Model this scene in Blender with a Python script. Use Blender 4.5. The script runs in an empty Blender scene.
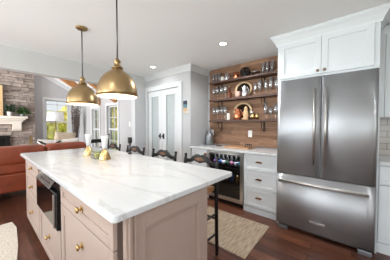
import bpy, bmesh, math, random
from mathutils import Vector, Matrix
random.seed(7)
C = bpy.context.scene.collection
sc = bpy.context.scene
PI = math.pi

# ------------------------------------------------------------------ camera, world, lights, exposure
cam = bpy.data.objects.new('camera', bpy.data.cameras.new('camera'))
cam.data.sensor_width = 36.0
cam.data.lens = 187.0/390.0*36.0
cam.data.clip_start = 0.02
cam.location = (0, 0, 1.30)
cam.rotation_euler = (math.radians(90-1.53), 0, math.radians(40.4))
C.objects.link(cam)
sc.camera = cam

world = bpy.data.worlds.new('sky')
sc.world = world
world.use_nodes = True
wb = world.node_tree.nodes['Background']
wb.inputs['Color'].default_value = (0.90, 0.95, 1.0, 1)
wb.inputs['Strength'].default_value = 0.8

def area(name, loc, rot, sx, sy, power, color=(1, 1, 1)):
    l = bpy.data.lights.new(name, 'AREA')
    l.shape = 'RECTANGLE'; l.size = sx; l.size_y = sy
    l.energy = power; l.color = color
    o = bpy.data.objects.new(name, l); C.objects.link(o)
    o.location = loc; o.rotation_euler = rot
    return o
# unseen fill lamps added to brighten kitchen and living room, standing in for daylight
area('fill_rear', (-1.85, -3.52, 1.2), (PI/2+math.radians(72), 0, 0), 2.9, 2.2, 235, (0.86, 0.94, 1.0))  # stands for rear window daylight, tilted up to brighten the ceiling
area('fill_rear_small', (0.55, -3.52, 1.2), (PI/2+math.radians(75), 0, 0), 1.3, 2.2, 62, (0.86, 0.94, 1.0))  # added to brighten the refrigerator and the ceiling
area('fill_right', (2.2, -0.9, 1.3), (0, PI/2, 0), 1.9, 2.6, 16, (0.96, 0.98, 1.0))  # fill lamp added at an unseen side opening
area('fill_living', (-6.6, -3.3, 1.6), (PI/2, 0, math.radians(28)), 3.4, 2.6, 370, (0.93, 0.965, 1.0))  # fill lamp added on the unseen open side, away from the windows
sun = bpy.data.lights.new('sun', 'SUN'); sun.energy = 5.0; sun.angle = 0.02; sun.color = (1, 0.95, 0.85)
so = bpy.data.objects.new('sun', sun); C.objects.link(so); so.rotation_euler = (math.radians(50), 0, math.radians(-20))

sc.view_settings.view_transform = 'Standard'
sc.view_settings.look = 'None'
sc.view_settings.gamma = 1
sc.view_settings.use_curve_mapping = False
sc.view_settings.exposure = 0.28

# ------------------------------------------------------------------ materials
def lin(c):
    r = []
    for v in c:
        v /= 255.0
        r.append(v/12.92 if v <= 0.04045 else ((v+0.055)/1.055)**2.4)
    return (r[0], r[1], r[2], 1)

def new_mat(name):
    m = bpy.data.materials.new(name); m.use_nodes = True
    return m, m.node_tree.nodes, m.node_tree.links, m.node_tree.nodes['Principled BSDF']

def plain(name, rgb, rough=0.5, metal=0.0, var=0.0, scale=8, bump=0.0, bscale=60, stretch=None, spec=None, coat=0):
    m, N, L, b = new_mat(name)
    b.inputs['Base Color'].default_value = lin(rgb)
    b.inputs['Roughness'].default_value = rough
    b.inputs['Metallic'].default_value = metal
    if spec is not None: b.inputs['Specular IOR Level'].default_value = spec
    if coat: b.inputs['Coat Weight'].default_value = coat; b.inputs['Coat Roughness'].default_value = 0.15
    tc = N.new('ShaderNodeTexCoord'); mp = N.new('ShaderNodeMapping')
    L.new(tc.outputs['Object'], mp.inputs['Vector'])
    if stretch: mp.inputs['Scale'].default_value = stretch
    if var:
        n = N.new('ShaderNodeTexNoise'); n.inputs['Scale'].default_value = scale; n.inputs['Detail'].default_value = 5
        L.new(mp.outputs[0], n.inputs['Vector'])
        r = N.new('ShaderNodeValToRGB')
        c = lin(rgb)
        r.color_ramp.elements[0].position = 0.3; r.color_ramp.elements[1].position = 0.7
        r.color_ramp.elements[0].color = tuple(v*(1-var) for v in c[:3])+(1,)
        r.color_ramp.elements[1].color = tuple(min(1, v*(1+var)) for v in c[:3])+(1,)
        L.new(n.outputs['Fac'], r.inputs[0]); L.new(r.outputs[0], b.inputs['Base Color'])
    if bump:
        n2 = N.new('ShaderNodeTexNoise'); n2.inputs['Scale'].default_value = bscale; n2.inputs['Detail'].default_value = 4
        L.new(mp.outputs[0], n2.inputs['Vector'])
        bp = N.new('ShaderNodeBump'); bp.inputs['Strength'].default_value = bump; bp.inputs['Distance'].default_value = 0.01
        L.new(n2.outputs['Fac'], bp.inputs['Height']); L.new(bp.outputs[0], b.inputs['Normal'])
    return m

def emis(name, rgb, s):
    m, N, L, b = new_mat(name)
    b.inputs['Base Color'].default_value = lin(rgb)
    b.inputs['Emission Color'].default_value = lin(rgb); b.inputs['Emission Strength'].default_value = s
    return m

def glass_thin(name, tint=(255, 255, 255), refl=0.12, haze=0.0):
    m, N, L, b = new_mat(name)
    N.remove(b)
    out = N['Material Output']
    t = N.new('ShaderNodeBsdfTransparent'); t.inputs[0].default_value = lin(tint)
    g = N.new('ShaderNodeBsdfGlossy'); g.inputs['Roughness'].default_value = 0.04
    lw = N.new('ShaderNodeLayerWeight'); lw.inputs['Blend'].default_value = 0.25
    ma = N.new('ShaderNodeMath'); ma.operation = 'MULTIPLY_ADD'; ma.inputs[1].default_value = 0.6; ma.inputs[2].default_value = refl
    L.new(lw.outputs['Fresnel'], ma.inputs[0])
    mx = N.new('ShaderNodeMixShader'); L.new(ma.outputs[0], mx.inputs[0]); L.new(t.outputs[0], mx.inputs[1]); L.new(g.outputs[0], mx.inputs[2])
    last = mx
    if haze:
        d = N.new('ShaderNodeBsdfDiffuse'); d.inputs[0].default_value = (0.9, 0.9, 0.9, 1)
        m2 = N.new('ShaderNodeMixShader'); m2.inputs[0].default_value = haze
        L.new(mx.outputs[0], m2.inputs[1]); L.new(d.outputs[0], m2.inputs[2]); last = m2
    L.new(last.outputs[0], out.inputs['Surface'])
    return m

def island_random(name, cols, rough=0.8, grain=None, grain_amt=0.3, bump=0.4, bscale=30, gscale=6):
    """colour varies by loose piece (one board, one stone), with grain along a stretch"""
    m, N, L, b = new_mat(name)
    b.inputs['Roughness'].default_value = rough
    geo = N.new('ShaderNodeNewGeometry')
    r = N.new('ShaderNodeValToRGB'); r.color_ramp.interpolation = 'LINEAR'
    els = r.color_ramp.elements
    while len(els) < len(cols): els.new(0.5)
    for i, c in enumerate(cols):
        els[i].position = i/(len(cols)-1); els[i].color = lin(c)
    L.new(geo.outputs['Random Per Island'], r.inputs[0])
    tc = N.new('ShaderNodeTexCoord'); mp = N.new('ShaderNodeMapping')
    if grain: mp.inputs['Scale'].default_value = grain
    L.new(tc.outputs['Object'], mp.inputs['Vector'])
    n = N.new('ShaderNodeTexNoise'); n.inputs['Scale'].default_value = gscale; n.inputs['Detail'].default_value = 6
    L.new(mp.outputs[0], n.inputs['Vector'])
    rr = N.new('ShaderNodeValToRGB')
    rr.color_ramp.elements[0].position = 0.3; rr.color_ramp.elements[1].position = 0.7
    rr.color_ramp.elements[0].color = (1-grain_amt,)*3+(1,); rr.color_ramp.elements[1].color = (1+grain_amt*0.6,)*3+(1,)
    L.new(n.outputs['Fac'], rr.inputs[0])
    mx = N.new('ShaderNodeMix'); mx.data_type = 'RGBA'; mx.blend_type = 'MULTIPLY'; mx.inputs[0].default_value = 1
    L.new(r.outputs[0], mx.inputs[6]); L.new(rr.outputs[0], mx.inputs[7]); L.new(mx.outputs[2], b.inputs['Base Color'])
    bp = N.new('ShaderNodeBump'); bp.inputs['Strength'].default_value = bump; bp.inputs['Distance'].default_value = 0.01
    n2 = N.new('ShaderNodeTexNoise'); n2.inputs['Scale'].default_value = bscale; L.new(mp.outputs[0], n2.inputs['Vector'])
    L.new(n2.outputs['Fac'], bp.inputs['Height']); L.new(bp.outputs[0], b.inputs['Normal'])
    return m

def floor_mat():
    m, N, L, b = new_mat('hardwood_floor')
    tc = N.new('ShaderNodeTexCoord')
    br = N.new('ShaderNodeTexBrick')
    br.offset = 0.37; br.offset_frequency = 2; br.squash = 1
    br.inputs['Color1'].default_value = lin((80, 46, 33)); br.inputs['Color2'].default_value = lin((122, 76, 56))
    br.inputs['Mortar'].default_value = lin((24, 13, 10))
    br.inputs['Scale'].default_value = 1; br.inputs['Mortar Size'].default_value = 0.0025
    br.inputs['Brick Width'].default_value = 0.9; br.inputs['Row Height'].default_value = 0.125
    L.new(tc.outputs['Object'], br.inputs['Vector'])
    mp = N.new('ShaderNodeMapping'); mp.inputs['Scale'].default_value = (1.2, 14, 1); L.new(tc.outputs['Object'], mp.inputs['Vector'])
    n = N.new('ShaderNodeTexNoise'); n.inputs['Scale'].default_value = 4; n.inputs['Detail'].default_value = 8; L.new(mp.outputs[0], n.inputs['Vector'])
    r = N.new('ShaderNodeValToRGB'); r.color_ramp.elements[0].position = 0.3; r.color_ramp.elements[1].position = 0.72
    r.color_ramp.elements[0].color = (0.55, 0.52, 0.5, 1); r.color_ramp.elements[1].color = (1.35, 1.3, 1.25, 1)
    L.new(n.outputs['Fac'], r.inputs[0])
    mx = N.new('ShaderNodeMix'); mx.data_type = 'RGBA'; mx.blend_type = 'MULTIPLY'; mx.inputs[0].default_value = 1
    L.new(br.outputs['Color'], mx.inputs[6]); L.new(r.outputs[0], mx.inputs[7]); L.new(mx.outputs[2], b.inputs['Base Color'])
    b.inputs['Roughness'].default_value = 0.33
    bp = N.new('ShaderNodeBump'); bp.inputs['Strength'].default_value = 0.25; bp.inputs['Distance'].default_value = 0.004
    L.new(n.outputs['Fac'], bp.inputs['Height']); L.new(bp.outputs[0], b.inputs['Normal'])
    return m

def marble_mat():
    m, N, L, b = new_mat('white_quartz')
    tc = N.new('ShaderNodeTexCoord')
    mp = N.new('ShaderNodeMapping'); mp.inputs['Rotation'].default_value = (0, 0, 0.5); mp.inputs['Location'].default_value = (1.7, 0.9, 0); mp.inputs['Scale'].default_value = (1.0, 2.3, 1)
    L.new(tc.outputs['Object'], mp.inputs['Vector'])
    n = N.new('ShaderNodeTexNoise'); n.inputs['Scale'].default_value = 1.1; n.inputs['Detail'].default_value = 7; n.inputs['Roughness'].default_value = 0.55; n.inputs['Distortion'].default_value = 0.9
    L.new(mp.outputs[0], n.inputs['Vector'])
    r = N.new('ShaderNodeValToRGB'); e = r.color_ramp.elements
    base = lin((217, 219, 221)); vein = lin((202, 202, 203))
    e[0].position = 0.0; e[0].color = base; e[1].position = 1.0; e[1].color = base
    for p, c in ((0.44, base), (0.495, vein), (0.515, base), (0.60, lin((213, 214, 215)))):
        x = e.new(p); x.color = c
    L.new(n.outputs['Fac'], r.inputs[0]); L.new(r.outputs[0], b.inputs['Base Color'])
    b.inputs['Roughness'].default_value = 0.16
    return m

def tile_mat():
    m, N, L, b = new_mat('subway_tile')
    tc = N.new('ShaderNodeTexCoord'); mp = N.new('ShaderNodeMapping'); mp.inputs['Rotation'].default_value = (PI/2, 0, 0)
    L.new(tc.outputs['Object'], mp.inputs['Vector'])
    br = N.new('ShaderNodeTexBrick'); br.inputs['Color1'].default_value = lin((196, 187, 178)); br.inputs['Color2'].default_value = lin((182, 173, 165))
    br.inputs['Mortar'].default_value = lin((140, 133, 127)); br.inputs['Scale'].default_value = 1
    br.inputs['Mortar Size'].default_value = 0.004; br.inputs['Brick Width'].default_value = 0.2; br.inputs['Row Height'].default_value = 0.073
    L.new(mp.outputs[0], br.inputs['Vector']); L.new(br.outputs['Color'], b.inputs['Base Color'])
    b.inputs['Roughness'].default_value = 0.2
    return m

def jute_mat(name, a, bb, sx, sy):
    m, N, L, b = new_mat(name)
    tc = N.new('ShaderNodeTexCoord'); mp = N.new('ShaderNodeMapping'); mp.inputs['Scale'].default_value = (sx, sy, 1)
    L.new(tc.outputs['Object'], mp.inputs['Vector'])
    n = N.new('ShaderNodeTexNoise'); n.inputs['Scale'].default_value = 3; n.inputs['Detail'].default_value = 6; L.new(mp.outputs[0], n.inputs['Vector'])
    r = N.new('ShaderNodeValToRGB'); r.color_ramp.elements[0].position = 0.32; r.color_ramp.elements[1].position = 0.68
    r.color_ramp.elements[0].color = lin(a); r.color_ramp.elements[1].color = lin(bb)
    L.new(n.outputs['Fac'], r.inputs[0]); L.new(r.outputs[0], b.inputs['Base Color'])
    b.inputs['Roughness'].default_value = 0.95
    w = N.new('ShaderNodeTexNoise'); w.inputs['Scale'].default_value = 25; L.new(mp.outputs[0], w.inputs['Vector'])
    bp = N.new('ShaderNodeBump'); bp.inputs['Strength'].default_value = 0.6; bp.inputs['Distance'].default_value = 0.006
    L.new(w.outputs['Fac'], bp.inputs['Height']); L.new(bp.outputs[0], b.inputs['Normal'])
    return m

M = dict(
    wall=plain('wall_paint', (186, 185, 186), 0.7, bump=0.03, bscale=150),
    wall_living=plain('living_wall_paint', (184, 182, 183), 0.7, bump=0.03, bscale=150),
    ceil=plain('ceiling_paint', (246, 246, 246), 0.8, bump=0.02, bscale=150),
    header=plain('header_paint', (206, 205, 204), 0.75, bump=0.02, bscale=150),
    column=plain('column_paint', (198, 198, 200), 0.6),
    trim=plain('white_trim_paint', (210, 211, 212), 0.4),
    cab=plain('white_cabinet_paint', (222, 226, 229), 0.35),
    blush=plain('blush_cabinet_paint', (178, 157, 146), 0.42, var=0.02, scale=3),
    gap=plain('dark_recess', (30, 24, 22), 0.8),
    steel=plain('brushed_steel', (176, 177, 180), 0.37, 0.84),
    steel_dark=plain('dark_steel', (120, 116, 114), 0.32, 1.0),
    handle=plain('handle_steel', (204, 201, 198), 0.3, 1.0),
    brass=plain('aged_brass', (166, 140, 102), 0.34, 1.0, var=0.05, scale=4),
    gold=plain('satin_gold', (206, 176, 124), 0.26, 1.0),
    bronze=plain('bronze_pull', (150, 105, 70), 0.35, 1.0),
    knob=plain('dull_bronze_knob', (150, 128, 112), 0.35, 1.0),
    copper=plain('copper', (205, 128, 92), 0.22, 1.0),
    galv=plain('galvanized_metal', (150, 153, 156), 0.4, 0.9, var=0.15, scale=12),
    silver=plain('silver', (205, 205, 208), 0.14, 1.0),
    black=plain('black_paint', (24, 21, 20), 0.4, var=0.1),
    iron=plain('black_iron', (22, 20, 20), 0.5, 0.5),
    blackglass=plain('black_glass', (14, 13, 14), 0.08),
    rubbed=plain('worn_gilded_wood', (116, 84, 60), 0.45, var=0.4, scale=25),
    rush=plain('rush_seat', (168, 120, 78), 0.7, var=0.2, scale=30, bump=0.5),
    shelf=plain('dark_shelf_wood', (80, 53, 40), 0.55, var=0.3, scale=6, stretch=(1, 10, 10), bump=0.2),
    board=plain('cutting_board_wood', (190, 145, 106), 0.5, var=0.15, scale=6, stretch=(1, 12, 1)),
    beam=plain('stained_beam_wood', (176, 122, 74), 0.5, var=0.25, scale=5, stretch=(8, 1, 1)),
    leather=plain('brown_leather', (134, 60, 33), 0.42, var=0.22, scale=5, bump=0.25, bscale=25),
    leather_seam=plain('leather_seam', (60, 30, 20), 0.6),
    plaster=plain('cream_paint', (226, 218, 206), 0.5),
    paper=plain('lamp_shade_linen', (236, 236, 238), 0.8),
    cream=plain('cream_ceramic', (238, 234, 226), 0.25),
    whiteglass=plain('frosted_white_glass', (205, 208, 212), 0.3),
    tan=plain('tan_wicker', (205, 176, 138), 0.7, var=0.2, scale=40, bump=0.4),
    pink=plain('pink_ceramic', (205, 165, 150), 0.4),
    wood_pale=plain('pale_turned_wood', (205, 168, 126), 0.5, var=0.12, scale=12),
    plastic=plain('white_plastic', (240, 240, 240), 0.35),
    linen=plain('tan_linen', (196, 178, 158), 0.9, var=0.1, scale=30),
    leaf=plain('green_leaf', (58, 84, 42), 0.6, var=0.35, scale=20),
    leaf_dark=plain('dark_green_leaf', (38, 54, 34), 0.6, var=0.3, scale=20),
    twig=plain('grey_twig', (92, 80, 74), 0.8, var=0.2, scale=20),
    frost=plain('frosted_door_glass', (172, 178, 179), 0.28, var=0.05, scale=2.5),
    glass=glass_thin('clear_glass', (249, 249, 250), 0.13, 0.05),
    pane=glass_thin('window_glass', (252, 253, 253), 0.03),
    cooler_glass=glass_thin('cooler_door_glass', (205, 205, 208), 0.03),
    greenglass=glass_thin('green_tinted_glass', (236, 242, 228), 0.14, 0.04),
    bulb=emis('warm_bulb', (255, 214, 160), 6),
    shade_in=plain('white_enamel_lining', (248, 240, 228), 0.6),
    lens=emis('downlight_lens', (255, 244, 228), 7),
    floor=floor_mat(), quartz=marble_mat(), tile=tile_mat(),
    jute=jute_mat('jute_weave', (158, 134, 110), (208, 188, 164), 30, 2.5),
    shag=jute_mat('cream_shag', (205, 192, 172), (240, 232, 220), 18, 18),
    planks=island_random('reclaimed_boards', [(126, 90, 66), (150, 112, 84), (138, 100, 76), (164, 126, 98), (118, 84, 62), (150, 114, 88)], 0.7, (1.2, 20, 20), 0.4, 0.3),
    stone=island_random('ledger_stone', [(142, 129, 121), (166, 152, 143), (126, 114, 107), (174, 161, 151), (152, 138, 129), (134, 122, 116)], 0.9, None, 0.3, 0.8, 25),
    grass=plain('lawn_grass', (160, 172, 100), 0.9, var=0.3, scale=3),
    bark=plain('tree_bark', (84, 68, 56), 0.9, var=0.2),
    autumn=plain('yellow_foliage', (250, 226, 140), 0.8, var=0.35, scale=9),
    olive=plain('olive_foliage', (246, 220, 130), 0.8, var=0.35, scale=9),
    pine=plain('evergreen_foliage', (74, 96, 58), 0.8, var=0.35, scale=9),
)
def striped(name, a, bb, sx, ang):
    m, N, L, b = new_mat(name)
    tc = N.new('ShaderNodeTexCoord'); mp = N.new('ShaderNodeMapping'); mp.inputs['Rotation'].default_value = (ang, 0, 0); mp.inputs['Scale'].default_value = (sx, sx, sx)
    L.new(tc.outputs['Object'], mp.inputs['Vector'])
    w = N.new('ShaderNodeTexWave'); w.bands_direction = 'Y'; w.inputs['Scale'].default_value = 1; w.inputs['Distortion'].default_value = 1.0
    L.new(mp.outputs[0], w.inputs['Vector'])
    r = N.new('ShaderNodeValToRGB'); r.color_ramp.interpolation = 'CONSTANT'; r.color_ramp.elements[1].position = 0.62
    r.color_ramp.elements[0].color = lin(a); r.color_ramp.elements[1].color = lin(bb)
    L.new(w.outputs['Fac'], r.inputs[0]); L.new(r.outputs[0], b.inputs['Base Color']); b.inputs['Roughness'].default_value = 0.9
    return m
def anisotropic(m):
    N = m.node_tree.nodes; L = m.node_tree.links; b = N['Principled BSDF']
    b.inputs['Anisotropic'].default_value = 0.85; b.inputs['Anisotropic Rotation'].default_value = 0.25
    t = N.new('ShaderNodeTangent'); t.direction_type = 'RADIAL'; t.axis = 'Z'
    L.new(t.outputs[0], b.inputs['Tangent'])
anisotropic(M['steel'])
M['stripes'] = striped('striped_cloth', (232, 228, 222), (40, 38, 40), 9, 0.7)
M['blackwhite'] = plain('ivory_cloth', (232, 226, 218), 0.9)

# ------------------------------------------------------------------ mesh builder and object helpers
class MB:
    def __init__(s): s.bm = bmesh.new()
    def box(s, x0, x1, y0, y1, z0, z1, bev=0.0, seg=2):
        b = bmesh.new()
        bmesh.ops.create_cube(b, size=1)
        for v in b.verts:
            v.co = Vector(((x0+x1)/2+v.co.x*(x1-x0), (y0+y1)/2+v.co.y*(y1-y0), (z0+z1)/2+v.co.z*(z1-z0)))
        if bev:
            bmesh.ops.bevel(b, geom=list(b.edges), offset=bev, segments=seg, affect='EDGES', profile=0.5)
        return s.add(b)
    def add(s, b, mat=None):
        if mat is not None: bmesh.ops.transform(b, matrix=mat, verts=b.verts)
        me = bpy.data.meshes.new('tmp'); b.to_mesh(me); b.free(); s.bm.from_mesh(me); bpy.data.meshes.remove(me)
        return s
    def cyl(s, p0, p1, r0, r1=None, seg=16):
        return s.tube([p0, p1], [r0, r0 if r1 is None else r1], seg)
    def tube(s, pts, r, seg=10):
        bm = s.bm
        pts = [Vector(p) for p in pts]
        if not isinstance(r, (list, tuple)): r = [r]*len(pts)
        rings = []; prev = None
        for i, p in enumerate(pts):
            d = (pts[min(i+1, len(pts)-1)]-pts[max(i-1, 0)]).normalized()
            if prev is None:
                u = d.orthogonal().normalized()
            else:
                u = (prev-d*prev.dot(d)).normalized()
            prev = u; w = d.cross(u)
            rings.append([bm.verts.new(p+(u*math.cos(2*PI*k/seg)+w*math.sin(2*PI*k/seg))*r[i]) for k in range(seg)])
        for a, b in zip(rings, rings[1:]):
            for k in range(seg):
                f = bm.faces.new((a[k], a[(k+1) % seg], b[(k+1) % seg], b[k])); f.smooth = True
        bm.faces.new(list(reversed(rings[0]))); bm.faces.new(rings[-1])
        return s
    def lathe(s, prof, c=(0, 0, 0), seg=28):
        bm = s.bm; rings = []
        for r, z in prof:
            if r < 1e-5: rings.append([bm.verts.new((c[0], c[1], c[2]+z))])
            else: rings.append([bm.verts.new((c[0]+r*math.cos(2*PI*k/seg), c[1]+r*math.sin(2*PI*k/seg), c[2]+z)) for k in range(seg)])
        for a, b in zip(rings, rings[1:]):
            for k in range(seg):
                k2 = (k+1) % seg
                vs = [a[k % len(a)], a[k2 % len(a)], b[k2 % len(b)], b[k % len(b)]]
                u = []
                for v in vs:
                    if v not in u: u.append(v)
                if len(u) > 2:
                    f = bm.faces.new(u); f.smooth = True
        return s
    def prism(s, poly, axis, a, b, smooth=False):
        """poly: list of 2d points; axis x -> (y,z), y -> (x,z), z -> (x,y)"""
        bm = s.bm
        def P(q, t): return {'x': (t, q[0], q[1]), 'y': (q[0], t, q[1]), 'z': (q[0], q[1], t)}[axis]
        A = [bm.verts.new(P(q, a)) for q in poly]; B = [bm.verts.new(P(q, b)) for q in poly]
        n = len(poly)
        bm.faces.new(A); bm.faces.new(list(reversed(B)))
        for k in range(n):
            f = bm.faces.new((A[k], B[k], B[(k+1) % n], A[(k+1) % n])); f.smooth = smooth
        return s
    def sphere(s, c, r, sc_=(1, 1, 1), seg=16):
        b = bmesh.new(); bmesh.ops.create_uvsphere(b, u_segments=seg, v_segments=max(6, seg//2), radius=r)
        for f in b.faces: f.smooth = True
        for v in b.verts: v.co = Vector((c[0]+v.co.x*sc_[0], c[1]+v.co.y*sc_[1], c[2]+v.co.z*sc_[2]))
        return s.add(b)

ORIG = {}
def obj(name, mb, mat, parent=None, base=None, label=None):
    bm = mb.bm
    bmesh.ops.recalc_face_normals(bm, faces=bm.faces)
    off = None
    if parent is not None: off = ORIG[parent.name]
    elif base is not None: off = Vector(base)
    if off is not None:
        bmesh.ops.translate(bm, verts=bm.verts, vec=-off)
    me = bpy.data.meshes.new(name); bm.to_mesh(me); bm.free()
    me.materials.append(mat)
    o = bpy.data.objects.new(name, me); C.objects.link(o)
    if parent is not None:
        o.parent = parent; ORIG[o.name] = ORIG[parent.name]
    elif base is not None:
        o.location = base; ORIG[o.name] = Vector(base)
    else: ORIG[o.name] = Vector((0, 0, 0))
    if label: o['label'] = label
    return o

def thing(name, label, cat, base=(0, 0, 0), group=None):
    o = bpy.data.objects.new(name, None); C.objects.link(o); o.empty_display_size = 0.05
    o.location = base; ORIG[o.name] = Vector(base)
    o['label'] = label; o['category'] = cat
    if group: o['group'] = group
    return o
def tag(o, label, cat, group=None):
    o['label'] = label; o['category'] = cat
    if group: o['group'] = group
    return o
def struct(name, mb, mat, base=None, parent=None):
    o = obj(name, mb, mat, parent, base)
    if parent is None: o['kind'] = 'structure'
    return o
def dup(root, loc, label, group=None, rz=None):
    r = root.copy(); C.objects.link(r); r.location = loc; r['label'] = label
    if group: r['group'] = group
    if rz is not None: r.rotation_euler.z = rz
    for ch in list(root.children):
        c = ch.copy(); C.objects.link(c); c.parent = r
        for g in list(ch.children):
            d = g.copy(); C.objects.link(d); d.parent = c
    return r

# ------------------------------------------------------------------ room shell
CZ = 2.42           # kitchen ceiling
YB = 3.16           # back wall of the bar nook
PX = -2.34          # side wall of the pantry
PY = 2.62           # front wall of the pantry
HX = -3.75          # header between kitchen and living room
LX, LY = -8.6, 2.70  # living room gable wall and window wall

struct('floor', MB().box(-8.75, 2.2, -3.6, 3.3, -0.1, 0), M['floor'], (0, 0, 0))
struct('ceiling', MB().box(HX-0.15, 2.2, -3.5, 3.3, CZ, CZ+0.1), M['ceil'], (0, 0, CZ))
struct('wall_back', MB().box(PX, 2.2, YB+0.02, 3.3, 0, CZ), M['wall'], (0, YB+0.02, 0))
# pantry block
op0, op1, oz = -3.665, -2.65, 2.06
struct('wall_pantry', MB().box(HX-0.15, op0, PY, PY+0.1, 0, CZ).box(op1, PX, PY, PY+0.1, 0, CZ).box(op0, op1, PY, PY+0.1, oz, CZ)
       .box(PX-0.1, PX, PY+0.1, 3.3, 0, CZ).box(HX-0.15, PX-0.1, 3.2, 3.3, 0, CZ).box(HX-0.15, HX-0.05, PY+0.1, 3.2, 0, CZ), M['wall'], (0, PY, 0))
struct('trim_1', MB().box(HX-0.15, HX, -3.5, 2.33, 2.10, 4.2).box(HX-0.15, HX, 2.33, PY-0.001, 2.10, 4.2).box(HX-0.15, HX, PY-0.001, 3.3, CZ+0.1, 4.2).box(HX-0.15, HX, -3.5, -2.9, 0, 2.10), M['header'], (HX, 0, 0))

struct('trim_7', MB().box(HX-0.15, HX, 2.33, PY-0.001, 0, 2.0995), M['column'], (HX, 2.4, 0))
def crown(pts, name, zt, d=0.075, h=0.11):
    """moulding along a polyline; pts are (x,y); outward side given by profile order (right of travel)"""
    prof = [(0, -h), (0.012, -h), (0.018, -h*0.82), (d*0.55, -h*0.45), (d*0.85, -h*0.2), (d*0.9, -h*0.12), (d, -h*0.1), (d, 0), (0, 0)]
    b = MB(); bm = b.bm; rings = []
    n = len(pts)
    for i in range(n):
        p = Vector(pts[i]+(0,))
        dirs = []
        if i > 0: dirs.append((Vector(pts[i]+(0,))-Vector(pts[i-1]+(0,))).normalized())
        if i < n-1: dirs.append((Vector(pts[i+1]+(0,))-Vector(pts[i]+(0,))).normalized())
        ns = [Vector((q.y, -q.x, 0)) for q in dirs]
        m = ns[0] if len(ns) == 1 else (ns[0]+ns[1])/(1+ns[0].dot(ns[1]))
        rings.append([bm.verts.new(p+m*u+Vector((0, 0, zt+v))) for u, v in prof])
    k = len(prof)
    for a, c in zip(rings, rings[1:]):
        for j in range(k): bm.faces.new((a[j], a[(j+1) % k], c[(j+1) % k], c[j]))
    bm.faces.new(rings[0]); bm.faces.new(list(reversed(rings[-1])))
    return b
struct('trim_2', crown([(HX+0.001, PY-0.001), (PX+0.0005, PY-0.001), (PX+0.0005, YB-0.002)], 'c', CZ-0.001, 0.07, 0.105), M['trim'], (PX, PY, CZ))
struct('baseboard_pantry', MB().box(HX, -3.755+0.0, PY-0.015, PY-0.001, 0, 0.13).box(-2.55, PX, PY-0.015, PY-0.001, 0, 0.13), M['trim'], (PX, PY, 0))
# pantry casing
struct('trim_3', MB().box(-3.745, op0, PY-0.022, PY-0.001, 0, oz+0.1, 0.004).box(op1, -2.555, PY-0.022, PY-0.001, 0, oz+0.1, 0.004).box(op0, op1, PY-0.022, PY-0.001, oz, oz+0.1, 0.004), M['trim'], (op0, PY, 0))

def pantry_door(name, x0, x1, g0, g1, hx, hinge_x):
    y0, y1 = PY+0.006, PY+0.044
    r = thing(name, '', '', (x0, y0, 0.006)); del r['label']; del r['category']; r['kind'] = 'structure'
    z0, z1 = 0.008, oz-0.004
    b = MB().box(x0, g0, y0, y1, z0, z1).box(g1, x1, y0, y1, z0, z1).box(g0, g1, y0, y1, z0, 0.27).box(g0, g1, y0, y1, 1.945, z1)
    e = 0.014
    b.box(g0, g0+e, y0-0.006, y0, 0.27, 1.945).box(g1-e, g1, y0-0.006, y0, 0.27, 1.945).box(g0, g1, y0-0.006, y0, 0.27, 0.27+e).box(g0, g1, y0-0.006, y0, 1.945-e, 1.945)
    obj('door_frame', b, M['trim'], r)
    obj('glass_panel', MB().box(g0+0.0005, g1-0.0005, y0+0.012, y0+0.022, 0.2705, 1.9445), M['frost'], r)
    h = obj('handle', MB().box(hx-0.021, hx+0.021, y0-0.012, y0, 1.00, 1.115, 0.004).cyl((hx, y0-0.012, 1.06), (hx, y0-0.035, 1.06), 0.010).cyl((hx, y0-0.035, 1.06), (hx, y0-0.048, 1.06), 0.017, 0.015), M['iron'], r)
    for z in (0.25, 1.05, 1.85):
        obj('hinge', MB().cyl((hinge_x, y0-0.004, z-0.045), (hinge_x, y0-0.004, z+0.045), 0.0065, seg=10), M['handle'], r)
pantry_door('door_1', op0+0.004, -3.177, -3.545, -3.272, -3.232, op0+0.002)
pantry_door('door_2', -3.173, op1-0.004, -3.04, -2.765, -3.122, op1-0.002)

# back wall boards of the bar nook : rows of reclaimed boards
def boards(x0, x1, y0, z0, z1, rh):
    b = MB(); z = z0; i = 0
    while z < z1-0.01:
        zt = min(z+rh, z1); x = x0-random.random()*0.5
        while x < x1:
            w = random.choice((0.35, 0.5, 0.62, 0.8))
            a, c = max(x, x0), min(x+w, x1)
            if c-a > 0.01:
                t = random.uniform(0, 0.006)
                b.box(a+0.0008, c-0.0008, y0-t, y0+0.019, z+0.0012, zt-0.0012)
            x += w
        z = zt
    return b
struct('wall_boards', boards(-2.285, -0.77, YB, 0.92, CZ-0.002, 0.068), M['planks'], (PX, YB, 0.92))

# right wall, rear wall (behind the camera); openings added and placed for their light
struct('wall_right', MB().box(2.1, 2.2, -3.5, -2.3, 0, CZ).box(2.1, 2.2, 0.5, 3.18, 0, CZ).box(2.1, 2.2, -2.3, 0.5, 2.3, CZ).box(2.1, 2.2, -2.3, 0.5, 0, 0.35), M['wall'], (2.1, 0, 0))
struct('wall_rear', MB().box(HX, -3.3, -3.5, -3.4, 0, CZ).box(1.3, 2.1, -3.5, -3.4, 0, CZ).box(-3.3, -0.4, -3.5, -3.4, 2.3, CZ).box(-0.4, -0.1, -3.5, -3.4, 0, CZ).box(-0.1, 1.2, -3.5, -3.4, 2.3, CZ).box(1.2, 1.3, -3.5, -3.4, 0, CZ), M['wall'], (0, -3.4, 0))

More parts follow.
